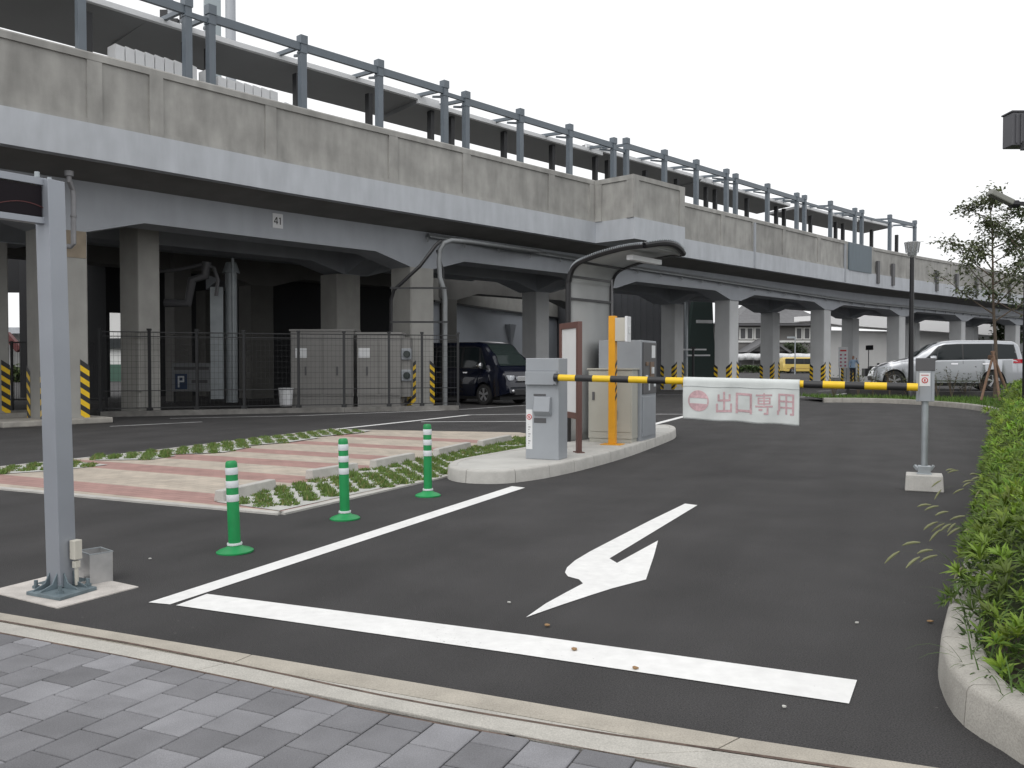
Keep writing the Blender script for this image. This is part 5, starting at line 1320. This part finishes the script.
# lateral direction: to the right of the travel direction = away from the road
HL=hl[:cut]
def hfun(d,y):
    base=.10+(.46+.012*min(y,20))*(1-math.exp(-max(d,0)/.16)); return base+.12*min(1,d/2.2)
def distk(x,y):
    best=9
    for p in HL[::2]:
        q=(p.x-x)**2+(p.y-y)**2
        if q<best: best=q
    return math.sqrt(best)
def noise2(x,y): return .5*math.sin(x*3.1+y*1.7)+.3*math.sin(x*7.3-y*5.1+1)+.25*math.sin(x*13.7+y*11.3+2)
vsL=[];fsL=[];csL=[]
def leaf(p,dr,up,ln,wd,c):
    """a lance-shaped leaf with a fold, four triangles"""
    s=dr.cross(up)
    if s.length<1e-3: s=Vector((1,0,0))
    s=s.normalized(); n=len(vsL); mid=p+dr*ln*.5-up*ln*.03; tip=p+dr*ln-up*ln*.16
    vsL.extend([tuple(p),tuple(p+dr*ln*.45+s*wd*.5+up*wd*.16),tuple(tip),tuple(p+dr*ln*.45-s*wd*.5+up*wd*.16),tuple(mid)])
    fsL.extend([(n,n+1,n+4),(n+1,n+2,n+4),(n+4,n+2,n+3),(n,n+4,n+3)]); csL.extend([c]*4)
def rosette(p,axis,ln,c0,k=11):
    axis=axis.normalized(); a=axis.orthogonal().normalized(); b_=axis.cross(a)
    ph=random.uniform(0,6.28)
    for i in range(k):
        w_=ph+i*2.399; el=random.uniform(.05,1.2)*(1 if i<k*.7 else 1.25)
        d_=(a*math.cos(w_)+b_*math.sin(w_))*math.cos(el)+axis*math.sin(el)
        t_=random.uniform(.8,1.25); c=(c0[0]*t_,c0[1]*t_,c0[2]*t_)
        leaf(p-axis*ln*.25*random.random(),d_,axis,ln*random.uniform(.7,1.25),ln*.19,c)
pts=[]
maxx=lambda y: (y+1.0)*.62+.35
tries=0
# soft body under the leaves, uneven
gx,gy=[],[]
def hedge_samples():
    out=[]
    y=2.95
    while y<22.6:
        # kerb x at this y
        cand=[p for p in HL if abs(p.y-y)<.15]
        x0=min(p.x for p in cand) if cand else None
        if x0 is None: y+=.05; continue
        spacing=.048+.0062*y
        x=x0-.07-.012*(y-4) if y>4.1 else x0+.03
        xm=max(maxx(y),x0+2.2)
        while x<xm:
            out.append((x+random.uniform(-.5,.5)*spacing,y+random.uniform(-.5,.5)*spacing)); x+=spacing
        y+=spacing
    return out
HS=hedge_samples()
for x,y in HS:
    dk=distk(x,y)
    cand=min(HL,key=lambda p:abs(p.y-y)) 
    x0=min(p.x for p in HL if abs(p.y-cand.y)<.2)
    d=(x-x0)*.87+.12
    # near end of the hedge is open: grass grows there
    if y<3.3+.12*math.sin(x*5):
        e=(3.3-y)
        if random.random()<min(1,.15+e*1.4): continue
    if x>x0 and dk>9: continue
    nz_=noise2(x*1.3,y*1.3)
    h=hfun(d,y)+.055*nz_
    if y<4.1: h-= (4.1-y)*.26
    h=max(h,.16)
    lnf=.064+.0032*y
    big=random.uniform(.8,1.2)
    yel=.5+.5*noise2(x*.9+4,y*.7)
    br=random.choice([.6,.8,1.05,1.35,1.75]); c0=((.095+.08*yel*random.random())*br,(.145+.075*yel)*br,.018*br)
    ax3=Vector((-.55*math.exp(-d*2.2)+random.uniform(-.35,.35),random.uniform(-.45,.25),1))
    rosette(Vector((x,y,h-random.uniform(0,.05))),ax3,lnf*big,c0,15 if y<7 else (11 if y<11 else 9))
    if y<13:      # second storey, lower; shade from above put into its darker leaf colour
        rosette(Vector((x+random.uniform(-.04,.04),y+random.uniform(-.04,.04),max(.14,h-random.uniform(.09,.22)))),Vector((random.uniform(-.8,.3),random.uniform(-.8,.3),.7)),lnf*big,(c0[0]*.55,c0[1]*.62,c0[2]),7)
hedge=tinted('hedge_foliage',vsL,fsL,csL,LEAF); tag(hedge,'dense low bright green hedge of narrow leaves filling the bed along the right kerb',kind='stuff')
print('hedge leaves',len(fsL)//4)
# inner twig body, coloured dark to stand for shade between the leaves
m=MB(); grid=[]; ys=[3.6+.4*i for i in range(47)]
for y in ys:
    cand=min(HL,key=lambda p:abs(p.y-y)); x0=min(p.x for p in HL if abs(p.y-cand.y)<.25); row=[]
    for k in range(14):
        d=.10+k*.26*(1+y*.03); row.append((x0+d,y,max(.10,hfun(d,y)-.24+.04*noise2(x0+d,y)) if (k>0 and y>4.3) else .10))
    grid.append(row)
n=14; m.add([p for r in grid for p in r],[(i*n+j,i*n+j+1,(i+1)*n+j+1,(i+1)*n+j) for i in range(len(ys)-1) for j in range(n-1)])
tag(m.build('hedge_dark_core',mat('twigs',(.030,.040,.014),.95,var=.3,vscale=9),smooth=True),'dark mound standing for shaded twigs inside the low hedge at the right kerb',kind='stuff')
# long grass at the near end, foxtails leaning over the kerb
def blades(name,label,cat,specs,kind=None,group=None,heads=False,loc=None):
    vs=[];fs=[];cs=[]; hm=MB()
    for (p,dr,ln,wd,c,droop,head) in specs:
        K=6; s=dr.cross(Vector((0,0,1))); s=s.normalized() if s.length>1e-3 else Vector((1,0,0)); pr=[]
        pos=Vector(p); d_=Vector(dr).normalized(); st=ln/K
        n=len(vs)
        for k in range(K+1):
            w_=wd*(1-(k/K)**1.6)+.0006; vs.extend([tuple(pos-s*w_),tuple(pos+s*w_)]); pr.append(pos.copy())
            pos=pos+d_*st; d_=(d_+Vector((0,0,-droop/K))).normalized()
        for k in range(K): fs.append((n+2*k,n+2*k+1,n+2*k+3,n+2*k+2)); cs.append(c)
        if head: hm.tube([pr[-1]-d_*.0,pr[-1]+d_*.03+Vector((0,0,-.004)),pr[-1]+d_*.06+Vector((0,0,-.014)),pr[-1]+d_*.085+Vector((0,0,-.028))],[.003,.0075,.0075,.002],7)
    o=tinted(name,vs,fs,cs,BLADE)
    tag(o,label,cat,group,kind)
    if heads: h=hm.build('seed_head',mat('seed_head',(.20,.21,.11),.9),o,smooth=True)
    return o
sp_=[]
for _ in range(420):
    px=random.uniform(968,1120); py=random.uniform(600,745); p=G(px,py,.11)
    if not any((p.x>q.x+.02 and abs(p.y-q.y)<.12) or (p.y>q.y+.05 and abs(p.x-q.x)<.1) for q in hl[:60]): continue
    dk_=min((q-Vector((p.x,p.y,0))).length for q in hl[:80])
    if dk_<.03: continue
    a=random.uniform(0,6.283); t_=random.uniform(.7,1.3)
    sp_.append((p,Vector((math.cos(a)*.5-.15,math.sin(a)*.5-.15,1)),random.uniform(.10,.30),random.uniform(.0018,.0045),(.075*t_,.135*t_,.03*t_),random.uniform(.8,2.4),False))
blades('tall_grass','long loose green grass blades at the near end of the hedge inside the kerb',None,sp_,kind='stuff')
fox=[((988,500),10,'foxtail grass clump leaning over the kerb beside the arm rest, uppermost of three'),((980,545),12,'foxtail grass clump leaning over the kerb, middle of three'),((968,592),6,'foxtail grass clump lowest over the kerb, near the bare kerb end')]
for (px,py),nb,l in fox:
    sp_=[]; b_=G(px,py,.14)
    for k in range(nb*3):
        head=k<nb; t_=random.uniform(.8,1.25); a=random.uniform(2.4,3.9)
        sp_.append((b_+Vector((random.uniform(-.04,.1),random.uniform(-.14,.14),0)),Vector((math.cos(a)*.8,math.sin(a)*.7,random.uniform(.7,1.6))),random.uniform(.22,.42) if head else random.uniform(.15,.3),.0032,(.11*t_,.155*t_,.05*t_),random.uniform(.7,1.5),head))
    blades('foxtail_grass',l,'grass clump',sp_,group='foxtail grass clumps over the kerb',heads=True)
# turf strip and small plants beyond the far kerb
m=MB(); tf=[(p.x,p.y,.142) for p in kin if p.y>22.2]+[(10.2,31.55,.142),(11.5,30.25,.142),(14.5,28.65,.142),(18,26.5,.142),(19,22.2,.142)]
m.add(tf,[tuple(range(len(tf)))]); tag(m.build('turf',TURF),kind='structure')
sp_=[]
poly=[(a,b_) for a,b_,_ in tf]
xmn,xmx=min(p[0] for p in poly),max(p[0] for p in poly); ymn,ymx=min(p[1] for p in poly),max(p[1] for p in poly)
for _ in range(14000):
    x,y=random.uniform(xmn,xmx),random.uniform(ymn,ymx)
    if not inside((x,y),poly): continue
    t_=random.uniform(.6,1.3); sp_.append((Vector((x,y,.12+ .0)),Vector((random.uniform(-.5,.5),random.uniform(-.5,.5),1)),random.uniform(.08,.2),.012,(.10*t_,.18*t_,.03*t_),.5,False))
blades('turf_grass','bright green turf strip behind the far curved kerb',None,sp_,kind='stuff')
def small_plant(px,py,Y,h,label,n=130,spread=.45,colr=(.05,.075,.025),z0=.15,name='young_shrub'):
    global vsL,fsL,csL
    q=P(px,363,Y); t=thing(name,label,'shrub',(q.x,Y,z0),0,'young shrubs planted behind the far kerb')
    m=MB(); tips=[]
    for k in range(7):
        a=random.uniform(0,6.28); r=spread*random.uniform(.3,.9); tp=Vector((math.cos(a)*r,math.sin(a)*r,h*random.uniform(.7,1))); md_=tp*.5+Vector((0,0,h*.1)); m.tube([(0,0,0),md_,tp],[.012,.009,.004],5); tips+= [md_,tp,(md_+tp)/2]
    m.build('stem',BARK,t)
    vsL,fsL,csL=[],[],[]
    for _ in range(n):
        tp=random.choice(tips); p=tp+Vector((random.gauss(0,.09),random.gauss(0,.09),random.gauss(0,.09)))
        d_=Vector((random.uniform(-1,1),random.uniform(-1,1),random.uniform(-.4,.8))).normalized(); t_=random.uniform(.6,1.6); leaf(p,d_,Vector((0,0,1)),.10,.045,(colr[0]*t_,colr[1]*t_,colr[2]*t_))
    o=tinted('leaves',vsL,fsL,csL,LEAF); o.parent=t
    return t
for px,h,l,cl in ((834,.75,'lowest young shrub, left end, in front of the striped pillar',(.05,.08,.03)),(858,.85,'young shrub in front of the standing person',(.06,.085,.03)),(873,.95,'greenish young shrub at the nose of the silver car',(.06,.08,.035)),(890,1.0,'reddish young shrub before the front wheel of the silver car',(.10,.075,.04)),(908,.7,'young shrub right beside the black lamp post',(.06,.07,.03)),
    (938,.85,'young shrub right of the arm rest, before the car door',(.06,.075,.03)),(952,1.0,'thin tall young shrub before the middle of the silver car',(.06,.07,.03)),(966,.65,'wide low grey green shrub before the silver car rear door',(.055,.06,.04)),(982,.9,'young shrub before the rear wheel of the silver car',(.05,.075,.03))):
    small_plant(px,0,29.75+random.uniform(-.2,.3) if px<925 else 28.9+random.uniform(-.4,.2),h,l,60 if h>.7 else 130,.3 if h>.7 else .5,cl)

# street tree with three stakes
def make_tree(px,Y,h,label,name,z0,crown,nleaf,leafsz,colr,trunk_r=.05,cat='tree',seed=1,branches=13,lean=0,spread=1.0,crown0=.30):
    global vsL,fsL,csL
    rnd=random.Random(seed)
    q=P(px,363,Y); t=thing(name,label,cat,(q.x,Y,z0))
    m=MB(); tips=[]
    tr=[Vector((lean*(i/8)**1.3*h*.1+.03*math.sin(i*1.3),.03*math.cos(i),h*i/8)) for i in range(9)]
    m.tube(tr,[trunk_r*(1-.85*i/8) for i in range(9)],10); m.build('trunk',BARK,t,smooth=True)
    m=MB()
    for k in range(branches):
        f_=crown0+(.95-crown0)*k/branches; i=f_*8; b0_=tr[int(i)].lerp(tr[min(8,int(i)+1)],i-int(i))
        a=k*2.4+rnd.uniform(-.4,.4); ln=crown*spread*(1.05-.75*(f_-crown0)/(1-crown0))*rnd.uniform(.75,1.1)
        d_=Vector((math.cos(a),math.sin(a),rnd.uniform(.35,.8))); e=b0_+d_*ln*.8; md_=b0_+d_*ln*.4+Vector((0,0,-.05))
        m.tube([b0_,md_,e],[trunk_r*.4,trunk_r*.25,.006],6)
        pr=[md_,e]
        for j in range(5):
            st=b0_.lerp(e,rnd.uniform(.35,1)); dd=Vector((rnd.uniform(-1,1),rnd.uniform(-1,1),rnd.uniform(-.2,.9))).normalized()*ln*rnd.uniform(.2,.45); m.tube([st,st+dd],[.009,.004],5); tips+=[(st,st+dd)]
        tips.append((md_,e))
    m.build('branches',BARK,t,smooth=True)
    vsL,fsL,csL=[],[],[]
    for _ in range(nleaf):
        a_,b_=rnd.choice(tips); p=a_.lerp(b_,rnd.uniform(.2,1.08))+Vector((rnd.gauss(0,.07),rnd.gauss(0,.07),rnd.gauss(0,.07)))*crown*.7
        d_=Vector((rnd.uniform(-1,1),rnd.uniform(-1,1),rnd.uniform(-.7,.4))).normalized(); t_=rnd.uniform(.55,1.5); up=Vector((rnd.uniform(-.6,.6),rnd.uniform(-.6,.6),1)).normalized()
        leaf(p,d_,up,leafsz*rnd.uniform(.7,1.2),leafsz*.5,(colr[0]*t_,colr[1]*t_,colr[2]*t_))
    o=tinted('crown',vsL,fsL,csL,LEAF); o.parent=t
    return t
tt=make_tree(996,24,5.75,'young street tree with thin airy crown held by three brown stakes','young_tree',.35,2.15,4300,.125,(.115,.135,.07),.055,seed=5,branches=17,lean=-.4,crown0=.36)
m=MB(); q=P(992,363,24)
tt2=thing('tree_stakes','three brown wooden stakes tied round the young street tree','stakes',(q.x,q.y,.3))
for dx,dy in ((-.42,-.25),(.48,-.05),(-.05,-.5)):
    m=MB(); m.tube([(dx,dy,0),(dx*-.08,dy*-.05-.05,1.32)],.035,8); m.build('stake',WOOD,tt2,smooth=True)
m=MB(); m.lathe([(.09,1.08),(.11,1.12),(.10,1.2),(.08,1.22)],seg=12); m.build('binding',mat('palm_rope',(.10,.06,.04),.95),tt2)
make_tree(1045,21,5.4,'second young tree just beyond the right edge, only branch tips in view','young_tree',.3,1.6,1600,.13,(.050,.070,.026),.05,seed=11,branches=12)
# ------------------------------------------------------------------ person, sign and solar lamp beyond
def skin_person(x,y,z0,h,yaw):
    t=thing('person','standing person in a light blue shirt and dark trousers, one hand raised to the face','person',(x,y,z0),yaw)
    s=h/1.72
    J={'pel':((0,0,.92),.15),'bel':((0,0,1.08),.135),'chest':((0,0,1.28),.16),'neckb':((0,0,1.44),.075),'neck':((0,0,1.50),.055),'head0':((0,-.01,1.57),.075),'head1':((0,-.015,1.64),.095),'head2':((0,0,1.70),.060),
     'nose':((0,-.10,1.615),.016),
     'hl':((.10,0,.88),.095),'kl':((.115,-.02,.50),.062),'al':((.12,0,.09),.042),'tl':((.13,-.14,.03),.035),
     'hr':((-.10,0,.88),.095),'kr':((-.115,-.02,.50),.062),'ar':((-.12,0,.09),.042),'tr':((-.13,-.14,.03),.035),
     'sl':((.19,0,1.40),.065),'el':((.30,-.12,1.20),.045),'wl':((.14,-.24,1.44),.028),'pml':((.10,-.22,1.50),.030),
     'sr':((-.19,0,1.40),.065),'er':((-.25,.02,1.12),.045),'wr':((-.24,-.08,.88),.028),'pmr':((-.24,-.10,.81),.030)}
    E=[('pel','bel'),('bel','chest'),('chest','neckb'),('neckb','neck'),('neck','head0'),('head0','head1'),('head1','head2'),('head1','nose'),('pel','hl'),('hl','kl'),('kl','al'),('al','tl'),('pel','hr'),('hr','kr'),('kr','ar'),('ar','tr'),
       ('chest','sl'),('sl','el'),('el','wl'),('wl','pml'),('chest','sr'),('sr','er'),('er','wr'),('wr','pmr')]
    for side,base,dz in (('l',J['pml'][0],1),('r',J['pmr'][0],-1)):
        for k in range(5):
            nm=f'f{side}{k}'; o_=(-.028+.014*k); ln=(.035,.06,.065,.06,.05)[k]
            if k==0: p1=(base[0]+.03*( -1 if side=='l' else 1),base[1]-.02,base[2]+.01*dz)
            else: p1=(base[0]+o_,base[1]-.012,base[2]+ln*.7*dz)
            p2=(p1[0],p1[1]-.012 if side=='r' else p1[1]+.008,p1[2]+ln*.5*dz)
            J[nm+'a']=(p1,.009); J[nm+'b']=(p2,.008); E+=[('pm'+side,nm+'a'),(nm+'a',nm+'b')]
    keys=list(J); me=bpy.data.meshes.new('body'); me.from_pydata([tuple(c*s for c in J[k][0]) for k in keys],[(keys.index(a),keys.index(b_)) for a,b_ in E],[])
    o=bpy.data.objects.new('body',me); col.objects.link(o); o.parent=t
    o.modifiers.new('skin','SKIN'); sv=me.skin_vertices[0].data
    for i,k in enumerate(keys):
        r=J[k][1]*s; sv[i].radius=(r,r*.8) if k in('pel','bel','chest') else (r,r); sv[i].use_root=(k=='pel')
    o.modifiers.new('sub','SUBSURF').levels=1; o.modifiers['sub'].render_levels=2
    m_=mat('body_colours',(.3,.2,.15),.7); m2=bpy.data.materials.new('clothes'); m2.use_nodes=True; nt=m2.node_tree; L=nt.links; b=nt.nodes['Principled BSDF']; b.inputs['Roughness'].default_value=.8
    tc=nt.nodes.new('ShaderNodeTexCoord'); sx_=nt.nodes.new('ShaderNodeSeparateXYZ'); L.new(tc.outputs['Object'],sx_.inputs[0]); cr=nt.nodes.new('ShaderNodeValToRGB'); dv_=nt.nodes.new('ShaderNodeMath'); dv_.operation='DIVIDE'; dv_.inputs[1].default_value=2*s; L.new(sx_.outputs[2],dv_.inputs[0]); L.new(dv_.outputs[0],cr.inputs[0])
    cr.color_ramp.interpolation='CONSTANT'; e=cr.color_ramp.elements; e[0].color=(.02,.02,.02,1); e[1].position=.05; e[1].color=(.02,.025,.04,1)
    for ps,cc in ((.475,(.33,.45,.60)),(.735,(.38,.22,.16)),(.838,(.02,.015,.012))): q=e.new(ps); q.color=(*cc,1)
    L.new(cr.outputs[0],b.inputs['Base Color']); me.materials.append(m2)
    return t
q=P(853,363,55); skin_person(q.x,55,.05,1.72,.15)
q=P(843,363,56); t=thing('advert_sign','narrow white upright sign with red lettering blocks, beside the person','sign',(q.x,q.y,0))
zt6,zb6=P(1,347,56).z,P(1,368,56).z
m=MB(); m.bx(-.30,.30,-.03,.03,zb6,zt6); m.build('board',WPANEL,t)
m=MB(); m.bx(-.2,.2,-.036,-.031,zt6-.28,zt6-.18); m.build('red_bar',RED,t)
m=MB()
for r_i in range(4):
    for cxx in (-.15,.13):
        z=zt6-.5-.23*r_i; m.bx(cxx-.06,cxx+.06,-.035,-.031,z-.05,z+.05)
m.build('lettering',mat('magenta_print',(.40,.08,.15),.6),t)
m=MB(); m.bx(-.25,-.2,-.02,.02,0,zb6); m.bx(.2,.25,-.02,.02,0,zb6); m.build('leg',GREYP,t)
q=P(868.5,363,58); t=thing('solar_lamp','small dark solar panel tilted on a thin pole behind the silver car nose','solar lamp',(q.x,q.y,0))
m=MB(); m.tube([(0,0,0),(0,0,P(1,350,58).z)],.03,8); m.build('pole',STEELD,t)
m=MB(); z=P(1,347.5,58).z; m.hexa([(-.28,-.2,z-.18),(.22,-.2,z-.16),(.36,.2,z+.12),(-.12,.2,z+.1)],[(-.28,-.23,z-.14),(.22,-.23,z-.12),(.36,.17,z+.16),(-.12,.17,z+.14)]); m.build('panel',BLACKM,t)
q=P(872,363,57); t=thing('dark_crate','dark equipment crate on a white base in front of the white hall','crate',(q.x,q.y,0))
m=MB(); m.bx(-.55,.5,-.3,.3,.45,.95); m.bx(-.2,.1,-.2,.2,.95,1.1); m.bx(.35,.45,-.1,.1,.95,1.3); m.build('crate',BLACKM,t,bevel=.02)
m=MB(); m.bx(-.6,.6,-.35,.35,0,.45); m.build('base',WPANEL,t)
# slim dark pole by the far column (street light with mast)
q=P(795,363,100); t=thing('street_lamp','thin grey street lamp far away in front of the old tiled building','lamp post',(q.x,q.y,0)); m=MB(); m.tube([(0,0,0),(0,0,4.2)],.07,8); m.build('pole',GALV,t); m=MB(); m.bx(-.9,.05,-.08,.08,4.1,4.3); m.build('lamp_head',GALV,t)

# ------------------------------------------------------------------ far background
def bush_row(name,label,pts,h,r,n,colr):
    global vsL,fsL,csL
    vsL,fsL,csL=[],[],[]
    for _ in range(n):
        i=random.randrange(len(pts)-1); a,b_=Vector(pts[i]),Vector(pts[i+1]); c=a.lerp(b_,random.random()); hh=h*(.7+.3*math.sin(c.x*1.1+c.y*.7))
        p=c+Vector((random.gauss(0,r*.4),random.gauss(0,r*.4),hh*math.sqrt(random.random()))); t_=random.uniform(.6,1.5)
        leaf(p,Vector((random.uniform(-1,1),random.uniform(-1,1),random.uniform(-.6,.6))).normalized(),Vector((0,0,1)),.35,.22,(colr[0]*t_,colr[1]*t_,colr[2]*t_))
    return tag(tinted(name,vsL,fsL,csL,LEAF),label,kind='stuff')
bush_row('distant_hedge','green hedge far away beneath the long white banner',[P(728,363,115)-zt*HC,P(836,363,115)-zt*HC],1.0,.8,2600,(.06,.10,.03))
bush_row('distant_trees','mass of dark green trees before the old tiled house beside the white hall',[P(787,363,121)-zt*HC,P(820,363,121)-zt*HC],4.1,1.6,3500,(.05,.075,.03))
make_tree(1010,70,5.5,'distant small tree beyond the silver car under the right end of the viaduct','distant_tree',0,2.6,1500,.35,(.05,.08,.03),.09,seed=21)
bush_row('far_greenery','green bushes far away seen through the gap between the left pillars',[P(-30,363,60)-zt*HC,P(60,363,60)-zt*HC],1.9,1,2500,(.07,.10,.03))
q=P(14,363,75); t=thing('distant_building','pale building with a red sloping brace seen between the left pillars','building',(q.x,q.y,0))
m=MB(); m.box((q.x-2,80,1.9),(16,6,3.8)); m.build('wall',WWALL,t,world=True); m=MB(); m.box((q.x-2,76.5,4.0),(17,7,.5)); m.build('roof',FASC,t,world=True)
m=MB(); m.bar(P(6,334,70),P(20,350,70),.5); m.build('brace',REDD,t,world=True)
q=P(115,363,60); t=thing('distant_building','pale grey building far behind, seen in the slot left of the square pier','building',(q.x,q.y,0))
m=MB(); m.box((q.x,66,2.8),(9,6,5.6)); m.build('wall',WWALL,t,world=True); m=MB(); m.box((q.x,62.8,2.7),(9,.3,.7)); m.build('window_band',GLASS,t,world=True); m=MB(); m.box((q.x,62.5,.6),(9,.4,1.2)); m.build('base_wall',mat('green_wall',(.06,.12,.09),.8),t,world=True)
q=P(1000,363,95); t=thing('cream_building','low cream building behind the silver car at the far right','building',(q.x,q.y,0))
m=MB(); m.box((q.x+6,100,2.4),(26,8,4.8)); m.build('wall',mat('cream_wall',(.50,.47,.40),.8),t,world=True); m=MB(); m.box((q.x+6,99.5,5.0),(27,9.5,.4)); m.build('roof',ROOFT,t,world=True)
sc.render.resolution_x=1024; sc.render.resolution_y=768
